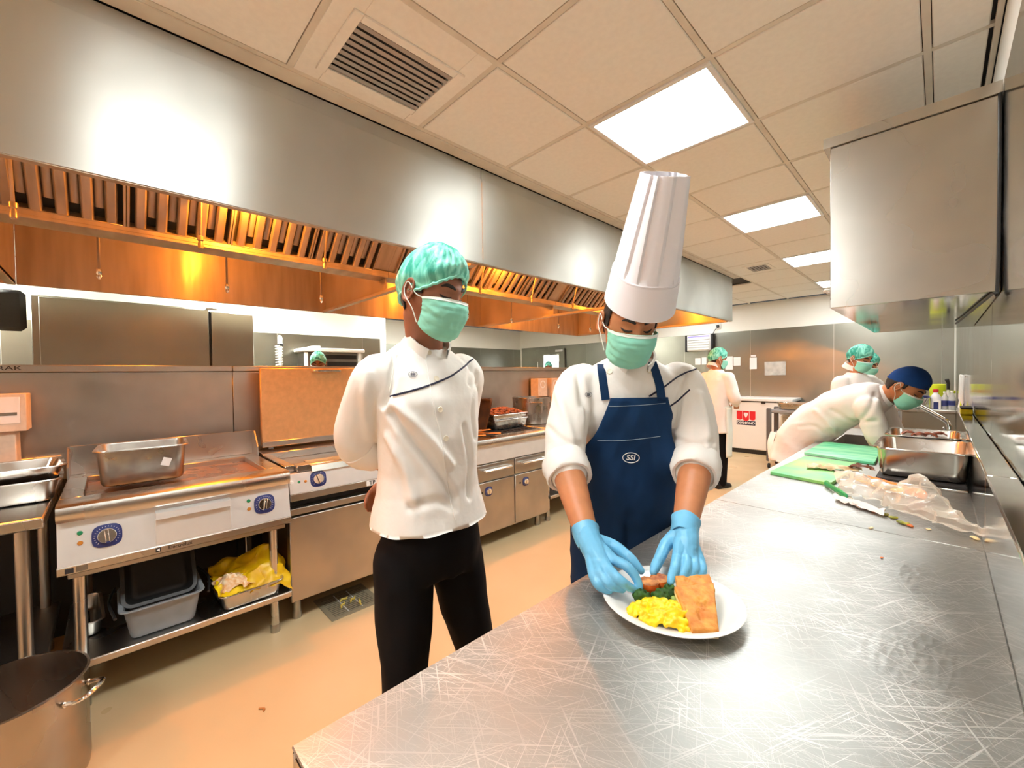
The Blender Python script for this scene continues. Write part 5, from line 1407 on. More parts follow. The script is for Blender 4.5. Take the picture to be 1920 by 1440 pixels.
wrR, wrL = loc(.02, -.205, 1.06), loc(.02, -.245, 1.04)
mb = MB(); torso(mb, spineA, L0)
for sh, el, wr in ((shR, elR, wrR), (shL, elL, wrL)):
    limb(mb, [sh*.7+loc(0, -.02, 1.43)*.3, sh, sh*.5+el*.5+(sh-loc(0, 0, 1.4))*.06, el, el*.72+wr*.28], [.050, .066, .066, .064, .058], 18)
V, F = remesh(mb, .0065, 5)
jb = bvh_of(V, F)
lines = [(pix_line(jb, p), a, w) for p, a, w in [
    ([(735, 775), (775, 830), (820, 885), (850, 935)], -.010, .016), ([(745, 760), (800, 815), (845, 870)], .008, .016), ([(728, 820), (760, 880), (775, 940)], .006, .02),
    ([(870, 800), (880, 860), (878, 930)], -.007, .014), ([(720, 760), (735, 720), (742, 670)], -.010, .012), ([(893, 700), (885, 760), (890, 820)], -.006, .012),
    ([(690, 700), (685, 760), (692, 820)], .006, .016), ([(760, 620), (758, 660), (745, 700)], -.005, .010), ([(870, 650), (880, 690), (878, 720)], -.005, .012), ([(770, 950), (820, 940), (850, 950)], -.005, .016)] if len(pix_line(jb, p)) > 2]
V = folds(V, F, .0062, (9, 9, 5), 1, [(p, a*1.5, w) for p, a, w in lines])
V, F = open_hem(V, F, .955, .014, .10)
jk = mesh_obj('jacket', V, F, M_cloth, A, 180); jb = bvh_of(V, F)
# hem and seams
g = MB(); g.tube(pix_line(jb, [(796, 655), (806, 723), (816, 775), (825, 812), (834, 869), (842, 928), (853, 975)], 6, .001), .0022, 6); g.build('placket_edge', M_cloth, jk)
g = MB(); g.tube(pix_line(jb, [(748, 650), (738, 690), (730, 735)], 5, .0006), .0016, 6); g.build('armhole_seam', M_cloth, jk)
g = MB(); g.tube(pix_line(jb, [(732, 743), (771, 733), (806, 722), (842, 707), (866, 691), (882, 677), (895, 668)], 6, .0008), .0028, 6); g.build('navy_piping', M_navy_ink, jk)
for x, y in ((804, 661), (818, 710), (825, 768), (836, 822)): disc_on(jb, x, y, .0085, jk, 'button', M_button)
badge(jb, 774, 702, .022, jk, M_navy_ink)
collar(A, loc(0, -.002, 1.478), basis(F0[:2], .42), .066, .070, .048, gap=.55)
cuff(A, elR*.98+wrR*.02, elR*.62+wrR*.38, .067, .060, None, 3); cuff(A, elL*.98+wrL*.02, elL*.62+wrL*.38, .067, .060, None, 4)
mb = MB()
torso(mb, [(loc(.01, 0, .80), .142, .11), (loc(.01, 0, .88), .155, .118), (loc(.01, 0, .97), .145, .11), (loc(.01, 0, 1.03), .135, .10)], L0)
legsA = [(loc(-.085, 0, .86), loc(-.105, .02, .48), loc(-.125, -.01, .07)), (loc(.085, 0, .86), loc(.15, .03, .48), loc(.18, -.01, .07))]
for hp, kn_, an in legsA: limb(mb, [hp, hp*.5+kn_*.5, kn_, kn_*.5+an*.5, an], [.090, .080, .062, .058, .056], 18)
V, F = remesh(mb, .010, 4); V = folds(V, F, .006, (9, 9, 6), 5)
mesh_obj('trousers', V, F, M_black_cloth, A, 180)
for hp, kn_, an in legsA: shoe(A, an, F0)
mb = MB()
limb(mb, [loc(0, -.012, 1.38), loc(0, -.005, 1.48), HA.o-BA[2]*.06-BA[1]*.02], [.06, .056, .058], 18)
torso(mb, [(loc(0, 0, .95), .12, .08), (loc(0, 0, 1.2), .13, .085), (loc(0, -.01, 1.38), .13, .075), (loc(0, -.015, 1.46), .07, .06)], L0)
for hp, kn_, an in legsA: limb(mb, [hp, kn_, an], [.07, .05, .038], 12)
for sh, el, wr, sd in ((shR, elR, wrR, 1), (shL, elL, wrL, -1)):
    limb(mb, [sh, el, el*.5+wr*.5, wr], [.045, .043, .040, .030], 14); hand_generic(mb, wr, wr-el, (1, 0, -.2), 1.0, sd)
V, F = remesh(mb, .006, 3)
mb = MB(); mb.add(V, F); body_head(mb, HA); mesh_obj('body', mb.v, mb.f, M_skin_d, A, 180)
hair(A, HA); face_parts(A, HA); mask(A, HA); hairnet(A, HA, 1.15, 2)

# ================================================================== the chef in tall hat and navy apron, plating
Cc = thing('person', 'person in tall white chef hat and navy apron plating food', 'person', (-.76, 1.29, 0))
FC = np.array([.716, -.70, 0]); LC = np.cross(ZUP, nrm(FC))
def lc(l, f, z): return np.array([-.765, 1.295, 0])+LC*l+nrm(FC)*f+ZUP*z
BC = basis((.74, -.67), .50, -.06)
HC = Head(at(1196, 619, 1.205)-BC[1]*.088-BC[2]*.006, BC, 1.0)
spineC = [(lc(0, -.02, .93), .165, .118), (lc(0, -.02, .99), .178, .13), (lc(0, -.01, 1.10), .168, .128), (lc(0, .01, 1.22), .172, .126), (lc(0, .03, 1.29), .182, .122), (lc(0, .04, 1.35), .178, .105), (lc(0, .05, 1.40), .15, .088), (lc(0, .055, 1.43), .11, .075), (lc(0, .06, 1.455), .07, .062)]
cR, cL = lc(-.175, .055, 1.365), lc(.175, .055, 1.365)
eR, eL = at(1058, 862, 1.29), at(1307, 862, 1.29)
wR, wL = atz(1102, 1010, .985), atz(1283, 992, 1.005)
mb = MB(); torso(mb, spineC, LC)
for sh, el, wr in ((cR, eR, wR), (cL, eL, wL)):
    limb(mb, [sh*.7+lc(0, .05, 1.39)*.3, sh, sh*.5+el*.5+(sh-lc(0, .05, 1.37))*.06, el, el*.85+wr*.15], [.050, .066, .066, .064, .061], 18)
V, F = remesh(mb, .0065, 5); cbv = bvh_of(V, F)
lines = [(pix_line(cbv, p), a, w) for p, a, w in [
    ([(1108, 650), (1085, 700), (1090, 760)], -.007, .013), ([(1040, 720), (1060, 780), (1075, 840)], .007, .016), ([(1078, 690), (1098, 760), (1100, 820)], -.008, .013), ([(1290, 680), (1275, 740), (1268, 800)], -.008, .013), ([(1310, 740), (1325, 800), (1322, 850)], .006, .016), ([(1028, 800), (1060, 830), (1090, 835)], -.005, .012), ([(1265, 820), (1300, 835), (1335, 828)], -.005, .012)] if len(pix_line(cbv, p)) > 2]
V = folds(V, F, .0056, (9, 9, 6), 9, [(p, a*1.4, w) for p, a, w in lines])
jc = mesh_obj('jacket', V, F, M_cloth, Cc, 180); cbv = bvh_of(V, F); jV, jF = V, F
for pl in ([(1217, 743), (1243, 727), (1273, 705), (1305, 692)], [(1256, 762), (1275, 748), (1293, 731)]):
    q = pix_line(cbv, pl, 6, .0008)
    if len(q) > 2: MB().tube(q, .0028, 6).build('navy_piping', M_navy_ink, jc)
for x, y in ((1143, 697), (1218, 695)): disc_on(cbv, x, y, .0095, jc, 'button', M_button)
badge(cbv, 1103, 740, .022, jc, M_navy_ink)
collar(Cc, lc(0, .072, 1.435), basis(FC[:2], .55), .067, .070, .048, gap=.5)
cuff(Cc, eR*.97+wR*.03, eR*.72+wR*.28, .066, .062, None, 1); cuff(Cc, eL*.97+wL*.03, eL*.72+wL*.28, .066, .062, None, 2)
mb = MB()
torso(mb, [(lc(0, -.02, .80), .15, .115), (lc(0, -.02, .88), .165, .12), (lc(0, -.02, .97), .16, .115)], LC)
legsC = [(lc(-.085, -.02, .86), lc(-.11, .0, .48), lc(-.13, -.03, .07)), (lc(.085, -.02, .86), lc(.11, .0, .48), lc(.13, -.03, .07))]
for hp, kn_, an in legsC: limb(mb, [hp, kn_, an], [.098, .075, .066], 18)
V, F = remesh(mb, .012, 4); mesh_obj('trousers', V, F, M_black_cloth, Cc, 180)
tV, tF = V, F
for hp, kn_, an in legsC: shoe(Cc, an, FC)
mb = MB()
limb(mb, [lc(0, .045, 1.34), lc(0, .065, 1.43), HC.o-BC[2]*.06-BC[1]*.02], [.06, .055, .058], 18)
torso(mb, [(lc(0, -.02, .9), .12, .08), (lc(0, 0, 1.15), .13, .085), (lc(0, .03, 1.34), .13, .075), (lc(0, .055, 1.42), .07, .06)], LC)
for hp, kn_, an in legsC: limb(mb, [hp, kn_, an], [.07, .05, .038], 12)
for sh, el, wr in ((cR, eR, wR), (cL, eL, wL)):
    limb(mb, [sh, el, el*.72+wr*.28, el*.35+wr*.65, wr, wr+nrm(wr-el)*.02], [.045, .045, .046, .038, .028, .022], 18)
V, F = remesh(mb, .005, 4)
mb = MB(); mb.add(V, F); body_head(mb, HC); mesh_obj('body', mb.v, mb.f, M_skin, Cc, 180)
hair(Cc, HC, .05); face_parts(Cc, HC); mask(Cc, HC)
# apron wrapped over jacket and trousers
both = bvh_of(np.vstack([jV, tV]), [tuple(f) for f in jF]+[tuple(i+len(jV) for i in f) for f in tF])
zs = np.linspace(1.325, .52, 60); nphi = 46
Rg = np.zeros((len(zs), nphi+1)); AX = []
def half_angle(z): return np.interp(z, [.5, .9, 1.02, 1.12, 1.2, 1.27, 1.325], [1.5, 1.5, 1.38, 1.1, .85, .70, .62])
for i, z in enumerate(zs):
    f_off = np.interp(z, [.8, .98, 1.10, 1.22, 1.30, 1.365], [-.02, -.02, -.01, .01, .03, .04]); ax = lc(0, f_off, z); AX.append(ax)
    for j in range(nphi+1):
        ph = (j/nphi*2-1)*half_angle(z); d = nrm(FC)*math.cos(ph)+LC*math.sin(ph)
        if z > .87:
            # cast only against the trunk: start close so the arms do not catch the ray
            p, n_ = hit(both, ax+d*.215, -d)
        else: p, n_ = hit(both, ax+d*.4, -d)
        Rg[i, j] = np.dot(p-ax, d) if p is not None else (.14 if z > .6 else .15)
for i, z in enumerate(zs):
    if z < .95: Rg[i] = np.maximum(Rg[i], Rg[min(range(len(zs)), key=lambda k: abs(zs[k]-.95))]*.99)
for _ in range(10):
    P_ = np.pad(Rg, 1, mode='edge'); Rg = np.maximum(Rg*.0, (P_[:-2, 1:-1]+P_[2:, 1:-1]+P_[1:-1, :-2]+P_[1:-1, 2:]+2*P_[1:-1, 1:-1])/6)
g = MB(); vv = []
for i, z in enumerate(zs):
    for j in range(nphi+1):
        ph = (j/nphi*2-1)*half_angle(z); d = nrm(FC)*math.cos(ph)+LC*math.sin(ph)
        w = .006*noise.noise(Vector((ph*2.2, z*5, 4)))+.004*(1-2*abs(noise.noise(Vector((ph*3+z*4, z*7-ph*2, 2)))))
        vv.append(tuple(AX[i]+d*((Rg[i, j]+.016+w)*(1-(.12 if ph > -.3 else .0)*np.interp(z, [.88, .97], [1.0, 0.0])))))
ff = [(i*(nphi+1)+j, i*(nphi+1)+j+1, (i+1)*(nphi+1)+j+1, (i+1)*(nphi+1)+j) for i in range(len(zs)-1) for j in range(nphi)]
apV, apF = solid_sheet(vv, ff, .003)
ap = mesh_obj('apron', apV, apF, M_navy, Cc, 180); apb = bvh_of(apV, apF)
M_stitch = mat('pale_stitch', srgb(150, 170, 190), .7)
for pl in ([(1120, 826), (1160, 826), (1200, 823), (1238, 818)], [(1108, 760), (1150, 762), (1200, 760), (1248, 756)]):
    q = pix_line(apb, pl, 5, .0008)
    if len(q) > 2: MB().tube(q, .0009, 5).build('stitching', M_stitch, ap)
badge(apb, 1183, 858, .046, ap, M_white_ink)
# neck straps as flat ribbons over the chest
def ribbon(name, pts, w, m, parent, side):
    P = catmull(pts, 6); V = []; n = len(P)
    for i in range(n):
        T = nrm(P[min(i+1, n-1)]-P[max(0, i-1)]); S = nrm(side-T*np.dot(side, T)); V += [tuple(P[i]-S*w/2), tuple(P[i]+S*w/2)]
    Fc = [(2*i, 2*i+1, 2*i+3, 2*i+2) for i in range(n-1)]
    V, Fc = solid_sheet(V, Fc, .0025); return mesh_obj(name, V, Fc, m, parent, 60)
allb = bvh_of(np.vstack([jV, apV]), [tuple(f) for f in jF]+[tuple(i+len(jV) for i in f) for f in apF])
for pl in ([(1136, 750), (1131, 715), (1128, 685), (1129, 655), (1133, 640)], [(1240, 750), (1236, 725), (1229, 700), (1222, 680)]):
    q = pix_line(allb, pl, 3, .004)
    if len(q) > 2: ribbon('neck_strap', q[::3] if len(q) > 8 else q, .026, M_navy, ap, C_R)
# tall pleated hat
hb, ht = at(1199, 566, 1.262), at(1246, 326, 1.075)
HU = nrm(ht-hb); HL = nrm(BC[0]-HU*np.dot(BC[0], HU)); HF = np.cross(HU, HL)*1.0
if np.dot(HF, BC[1]) < 0: HF = -HF
HH = float(np.linalg.norm(ht-hb)); NP = 168
def hat_ring(t, extra=0.0, pl=True):
    w = .1025*(1-t)+.055*t; d = .112*(1-t)+.066*t; e = 2.0+1.6*t; out = []
    for k in range(NP):
        a = 2*PI*k/NP; ca, sa = math.cos(a), math.sin(a)
        q = (k % 14)/14.0
        saw = (.0085*q if q < .86 else .0085*(1-q)/.14*.86)*smst(t, .27, .34) if pl else 0
        rr = 1.0
        p = HL*((w+extra-saw)*math.copysign(abs(ca)**(2/e), ca))+HF*((d+extra-saw)*math.copysign(abs(sa)**(2/e), sa))
        out.append(tuple(hb+HU*(HH*t-.012*sa*(1-t)*1.6)+p))
    return out
ts = list(np.linspace(0, .27, 6))+list(np.linspace(.275, 1.0, 16))
g = MB(); rings = [hat_ring(t, .0015 if t < .272 else 0) for t in ts]+[hat_ring(t, -.003) for t in np.linspace(1.0, .80, 5)]
g.loft(rings, False, True)
g.loft([hat_ring(t, -.004, False) for t in (0, .1, .2)], False, False)
ho = g.build('chef_hat', M_hat, Cc, 28)
g = MB(); rr_ = [hat_ring(.27, .0018), hat_ring(.27, .003), hat_ring(.262, .003), hat_ring(.262, .0018)]; g.loft(rr_+[rr_[0]], False, False); g.build('hat_band_edge', M_hat, ho, 40)
g = MB(); rr_ = [hat_ring(.0, .0018), hat_ring(.0, .003), hat_ring(.255, .003), hat_ring(.255, .0018)]; g.loft(rr_+[rr_[0]], False, False); g.build('hat_band', M_hat, ho, 60)
# gloves: palm, four fingers, thumb, cuff
def glove(wr, el, spec, thumb, backs):
    mb = MB(); w = np.asarray(wr); d0 = nrm(w-el)
    K = [atz(*s[0]) for s in spec]
    cen = sum(K)/4
    for k in K: limb(mb, [w-d0*.005, w*.55+k*.45+np.array([0, 0, .004]), k], [.021, .0165, .0130], 10, 4)
    limb(mb, [w-d0*.018, w*.5+cen*.5+np.array([0, 0, .0]), cen+np.array([0, 0, -.002])], [.031, .0285, .017], 14, 4)
    for s in spec:
        P = [atz(*q) for q in s]; limb(mb, P, [.0125, .0112, .0100, .0082][:len(P)] if len(P) == 4 else [.0125, .0108, .0085], 10, 4)
    P = [w*.75+atz(*thumb[0])*.25]+[atz(*q) for q in thumb]; limb(mb, P, [.020, .0155, .0125, .0088] if len(P) == 4 else [.02, .016, .013, .012, .0088], 10, 4)
    V, F = remesh(mb, .0021, 3, .5)
    V = folds(V, F, .0007, (60, 60, 60), 3)
    return V, F, d0
specR = [[(1150, 1050, .972), (1176, 1062, .973), (1192, 1082, .956), (1199, 1100, .940)],
         [(1139, 1066, .966), (1160, 1086, .960), (1176, 1098, .946), (1188, 1105, .936)],
         [(1126, 1076, .958), (1142, 1094, .948), (1155, 1101, .939), (1166, 1105, .933)],
         [(1114, 1080, .950), (1121, 1095, .942), (1131, 1103, .934), (1142, 1107, .930)]]
V, F, d0 = glove(wR, eR, specR, [(1150, 1024, .974), (1178, 1044, .966), (1191, 1058, .955), (1202, 1070, .945)], None)
gR = mesh_obj('glove', V, F, M_glove, Cc, 180)
specL = [[(1270, 1046, .964), (1266, 1062, .960), (1261, 1078, .950), (1257, 1091, .942)],
         [(1286, 1046, .964), (1287, 1062, .958), (1280, 1078, .946), (1271, 1088, .938)],
         [(1300, 1048, .960), (1302, 1066, .951), (1293, 1080, .940), (1284, 1087, .934)],
         [(1312, 1052, .953), (1316, 1069, .945), (1309, 1080, .937), (1301, 1086, .932)]]
V, F, d0L = glove(wL, eL, specL, [(1250, 1020, .976), (1238, 1044, .962), (1230, 1060, .950), (1225, 1073, .942)], None)
gL = mesh_obj('glove', V, F, M_glove, Cc, 180)
for g_, w, el in ((gR, wR, eR), (gL, wL, eL)):
    T = nrm(w-el); U = nrm(np.cross(T, ZUP)); W = np.cross(T, U); rings = []
    for t, r in ((.024, .0285), (.008, .0315), (-.004, .0328), (-.016, .0338), (-.022, .0345), (-.026, .0358), (-.030, .0358), (-.031, .033), (-.02, .032)):
        rings.append([tuple(w+T*t+(U*math.cos(a)+W*math.sin(a))*r*(1+.03*math.sin(5*a+t*90))) for a in np.linspace(0, 2*PI, 28, endpoint=False)])
    MB().loft(rings, False, False).build('glove_cuff', M_glove, g_, 60)

# ================================================================== the other cooks
def cook(label, x, y, F_, H_, head_pitch=.3, head_F=None, net=True, net_seed=0, s=None, cloth=None, apron=False, hem=.78, vox=.012, skin=None, trousers=None, wr_f=.26, wr_z=1.05, lean=.03, maskon=True):
    s = H_/1.76; P0 = np.array([x, y, 0.]); F_ = nrm((F_[0], F_[1], 0)); L_ = np.cross(ZUP, F_)
    t = thing('person', label, 'person', P0)
    q = lambda l, f, z: P0+L_*l*s+F_*(f*s)+ZUP*z*s
    mb = MB(); torso(mb, [(q(0, 0, hem), .20*s, .15*s), (q(0, 0, .95), .18*s, .135*s), (q(0, 0, 1.08), .165*s, .125*s), (q(0, lean*.5, 1.25), .175*s, .122*s), (q(0, lean*.8, 1.34), .182*s, .115*s), (q(0, lean, 1.42), .14*s, .09*s), (q(0, lean*1.1, 1.48), .07*s, .07*s)], L_)
    for sd in (-1, 1):
        sh, el, wr = q(.165*sd, lean, 1.38), q(.245*sd, .05, 1.12), q(.11*sd, wr_f, wr_z)
        limb(mb, [sh*.8+q(0, lean, 1.38)*.2, sh, sh*.5+el*.5, el, el*.5+wr*.5, wr], [.06*s, .074*s, .068*s, .062*s, .052*s, .045*s], 14)
    V, F = remesh(mb, vox, 4); V = folds(V, F, .008, (8, 8, 5), net_seed+11); V, F = open_hem(V, F, (hem+.02)*s, .012, .08)
    jk_ = mesh_obj('coat', V, F, cloth or M_cloth_far, t, 180)
    mb = MB(); torso(mb, [(q(0, 0, .78), .15*s, .11*s), (q(0, 0, .9), .16*s, .12*s), (q(0, 0, 1.0), .15*s, .11*s)], L_)
    for sd in (-1, 1): limb(mb, [q(.085*sd, 0, .86), q(.09*sd, .01, .48), q(.1*sd, -.02, .07)], [.095*s, .075*s, .065*s], 14)
    V, F = remesh(mb, vox, 3); mesh_obj('trousers', V, F, trousers or M_black_cloth, t, 180)
    for sd in (-1, 1): shoe(t, q(.1*sd, -.02, .07), F_)
    B_ = basis((head_F or F_)[:2], head_pitch); H = Head(q(0, lean+.02+.05*math.sin(head_pitch), 1.625), B_, s)
    mb = MB(); limb(mb, [q(0, lean*.9, 1.36), q(0, lean+.01, 1.47), H.o-B_[2]*.06*s-B_[1]*.02*s], [.06*s, .055*s, .057*s], 14)
    torso(mb, [(q(0, 0, .9), .12*s, .08*s), (q(0, 0, 1.2), .12*s, .08*s), (q(0, lean, 1.40), .10*s, .07*s)], L_)
    for sd in (-1, 1):
        wr = q(.11*sd, wr_f, wr_z); el = q(.245*sd, .05, 1.12); limb(mb, [q(.16*sd, lean, 1.36), el, wr], [.04*s, .04*s, .03*s], 10); hand_generic(mb, wr, wr-el, (0, 0, -1), s, -sd)
        limb(mb, [q(.085*sd, 0, .86), q(.09*sd, .01, .48), q(.1*sd, -.02, .07)], [.06*s, .05*s, .04*s], 10)
    V, F = remesh(mb, .008, 2); mb = MB(); mb.add(V, F); body_head(mb, H); mesh_obj('body', mb.v, mb.f, skin or M_skin, t, 180)
    hair(t, H); face_parts(t, H)
    if maskon: mask(t, H)
    if net: hairnet(t, H, 1.1, net_seed)
    collar(t, H.o-B_[2]*.125*s-B_[1]*.035*s, basis(F_[:2], .2), .064*s, .068*s, .045*s, cloth or M_cloth_far)
    if apron:
        g = MB()
        for z_ in (1.02,):
            pts = [q(.178*math.cos(a), .135*math.sin(a), z_+.01*math.sin(3*a)) for a in np.linspace(0, 2*PI, 41)]
            g.tube(pts, .012*s, 6, flat=.35, up=ZUP)
        g.build('apron_tie', M_mask_edge, t)
        V_ = []; nn = 24
        for i in range(22):
            z_ = 1.02-.62*i/21
            for j in range(nn+1):
                a = PI/2+(j/nn*2-1)*1.9; k = 1.10+.05*noise.noise(Vector((a*2, z_*5, 1)))
                V_.append(tuple(q(.19*k*math.cos(a), .152*k*math.sin(a), z_)))
        Ff = [(i*(nn+1)+j, i*(nn+1)+j+1, (i+1)*(nn+1)+j+1, (i+1)*(nn+1)+j) for i in range(21) for j in range(nn)]
        V_, Ff = solid_sheet(V_, Ff, .003); mesh_obj('apron', V_, Ff, M_mask_edge, t, 180)
        g = MB(); b0 = q(-.02, -.145, 1.02)
        g.tube(catmull([b0, b0+np.array([.0, 0, -.08])-F_*.02, b0+np.array([.01, 0, -.22])-F_*.015], 4), .010, 6, flat=.3); g.build('tie_end', M_mask_edge, t)
    return t, H
cook('person seen from behind at the white freezer in teal hairnet', -1.925, 5.33, (.30, .95), 1.70, .25, (.75, .66), True, 3, apron=True, hem=.68, skin=M_skin)
cook('person in teal hairnet and white coat behind the bending worker', -.58, 5.12, (.80, -.60), 1.64, .42, (.86, -.5), True, 5, skin=M_skin)
cook('person in teal hairnet almost hidden behind the other hairnet worker', -.59, 5.80, (.8, -.6), 1.585, .45, (.9, -.4), True, 6, skin=M_skin)
cook('person behind the copper lid with only the teal hairnet showing', -4.95, 1.72, (.92, -.40), 1.70, .35, None, True, 7, skin=M_skin_d)
cook('person in teal hairnet far away before the lit door window', -6.62, 7.66, (.6, -.8), 1.72, .2, None, True, 8, skin=M_skin_d)

# ---- the bending worker at the sink
Mn = thing('person', 'person in white coat and dark blue cap bending over the sink', 'person', (-.76, 3.72, 0))
Lm = np.array([.06, 1., 0]); Lm = nrm(Lm)
hipM = np.array([-.76, 3.72, .93])
sM = [(np.array([-.765, 3.72, .72]), .205, .14), (np.array([-.735, 3.715, .90]), .19, .135), (np.array([-.62, 3.70, 1.02]), .18, .15), (np.array([-.52, 3.68, 1.11]), .175, .14), (np.array([-.40, 3.665, 1.175]), .18, .13), (np.array([-.30, 3.655, 1.215]), .17, .105), (np.array([-.25, 3.645, 1.235]), .09, .08)]
mb = MB(); torso(mb, sM, Lm)
shm = [np.array([-.32, 3.49, 1.17]), np.array([-.29, 3.81, 1.17])]
elm = [np.array([-.27, 3.52, .95]), np.array([-.22, 3.86, .95])]
wrm = [np.array([-.20, 3.70, .80]), np.array([-.20, 3.82, .80])]
for a, b, c in zip(shm, elm, wrm): limb(mb, [a*.85+np.array([-.32, 3.65, 1.17])*.15, a, a*.5+b*.5, b, b*.5+c*.5], [.05, .066, .066, .062, .056], 16)
V, F = remesh(mb, .009, 9); bm_ = bvh_of(V, F)
lines = [(pix_line(bm_, p), a, w) for p, a, w in [([(1560, 770), (1600, 790), (1640, 790)], -.012, .02), ([(1530, 770), (1560, 800), (1575, 830)], .012, .02), ([(1500, 800), (1530, 800), (1560, 830)], -.010, .018), ([(1640, 740), (1630, 770), (1610, 790)], -.012, .018)] if len(pix_line(bm_, p)) > 2]
V = folds(V, F, .011, (7, 7, 7), 21, lines); V, F = open_hem(V, F, .74, .02, .12); mesh_obj('coat', V, F, M_cloth_far, Mn, 180)
mb = MB(); torso(mb, [(np.array([-.745, 3.72, .76]), .15, .11), (np.array([-.72, 3.72, .88]), .16, .12), (np.array([-.68, 3.71, .97]), .15, .11)], Lm)
lgM = [(np.array([-.745, 3.63, .84]), np.array([-.755, 3.62, .46]), np.array([-.80, 3.61, .07])), (np.array([-.745, 3.81, .84]), np.array([-.755, 3.83, .46]), np.array([-.80, 3.84, .07]))]
for l in lgM: limb(mb, list(l), [.10, .076, .066], 14); shoe(Mn, l[2], (1, 0))
V, F = remesh(mb, .012, 3); mesh_obj('trousers', V, F, M_black_cloth, Mn, 180)
BM = basis((.97, -.25), .75, .0)
HM = Head(at(1697, 724, 2.62)+np.array([0, 0, .0]), BM, 1.0)
mb = MB(); limb(mb, [np.array([-.34, 3.66, 1.18]), np.array([-.255, 3.63, 1.235]), HM.o-BM[2]*.05-BM[1]*.02], [.06, .056, .058], 14)
torso(mb, [(np.array([-.74, 3.72, .9]), .12, .08), (np.array([-.5, 3.68, 1.09]), .12, .08), (np.array([-.32, 3.66, 1.18]), .11, .07)], Lm)
for a, b, c in zip(shm, elm, wrm): limb(mb, [a, b, c], [.042, .042, .03], 10); hand_generic(mb, c, (0.05, .1, -1), (1, 0, 0), 1.0, 1)
for l in lgM: limb(mb, list(l), [.07, .05, .04], 10)
V, F = remesh(mb, .008, 2); mb = MB(); mb.add(V, F); body_head(mb, HM); mesh_obj('body', mb.v, mb.f, M_skin, Mn, 180)
face_parts(Mn, HM); mask(Mn, HM)
head_cap(Mn, HM, lambda p: (p[1] < -.03 and p[2] > -.065) or (p[1] < .03 and p[2] > .0), .003, 'hair', M_hair)
g = MB(); rings = []
for j in range(15):
    v = j/14; ring = []
    for i in range(40):
        th = 2*PI*i/40; zr = .052*max(0, math.cos(th))+(-.012)*max(0, -math.cos(th))+.022*(1-abs(math.cos(th)))
        ph0 = math.asin(zr/.118); ph = ph0+(PI/2-ph0)*min(.99, v); k = 1.08+.07*smst(v, .05, .3)+.015*noise.noise(Vector((math.cos(th)*3, math.sin(th)*3, v*4)))
        ring.append((.0745*k*math.cos(ph)*math.sin(th), .098*k*math.cos(ph)*math.cos(th), .118*k*math.sin(ph)))
    rings.append(ring)
g.loft(rings, False, True); mesh_obj('cap', HM.put(g.v), g.f, M_navy_cap, Mn, 180)
MB().tube(catmull([(-.90, 3.70, .93), (-.915, 3.67, .84), (-.90, 3.66, .70)], 4), .02, 6, flat=.25).build('apron_tie', M_mask_edge, Mn)
collar(Mn, np.array([-.265, 3.64, 1.225]), basis((.97, -.25), .9), .066, .066, .04, M_cloth_far)
# ================================================================== the plate of food
PC = np.array([-.397, .846]); PR = .141
M_china = mat('white_china', srgb(240, 238, 232), .12, spec=.6, coat=.4)
g = MB(); g.lathe([(.075, TZ+.0006), (.085, TZ+.002), (.088, TZ+.006), (.115, TZ+.013), (PR, TZ+.0225), (PR+.001, TZ+.0245), (PR-.002, TZ+.0255), (.118, TZ+.0185), (.092, TZ+.0115), (.085, TZ+.0095), (.001, TZ+.009)], (PC[0], PC[1], 0), 72, cap0=True)
tag(g.build('dinner_plate', M_china, None, 50), 'round white china plate under the gloved hands', 'plate')
PZ = TZ+.0105
M_egg = mat('scrambled_egg', srgb(255, 226, 12), .4, sss=.1, noise_amt=.25, noise_scale=60, color2=srgb(250, 196, 8))
random.seed(17); mb = MB()
ec = atz(1246, 1150, PZ+.01)
ax1 = nrm(np.array([.62, .28, 0])); ax2 = np.array([-ax1[1], ax1[0], 0])
for k in range(420):
    u, v = random.gauss(0, .5), random.gauss(0, .5)
    if u*u+v*v > 1: continue
    h = .024*(1-u*u-v*v)
    p = np.array([ec[0], ec[1], PZ+.004])+ax1*u*.074+ax2*v*.052+ZUP*(h*random.uniform(.5, 1.05))
    r = random.uniform(.0038, .0082); mb.sphere(p, (r*random.uniform(.8, 1.4), r*random.uniform(.8, 1.3), r*.8), 8, 6, np.array(Matrix.Rotation(random.uniform(0, 3), 3, 'Z')))
V, F = remesh(mb, .0019, 2); V = folds(V, F, .0008, (160, 160, 160), 4); V[:, 2] = np.maximum(V[:, 2], PZ+.0008)
tag(mesh_obj('scrambled_eggs', V, F, M_egg, None, 180), 'heap of bright yellow scrambled eggs at the front of the plate', 'eggs')
M_bread = mat('golden_focaccia_crust', srgb(232, 168, 74), .6, noise_amt=.45, noise_scale=45, color2=srgb(200, 116, 38), bump=.25, bump_scale=110)
M_crumb = mat('bread_crumb', srgb(246, 226, 178), .8, bump=.3, bump_scale=160)
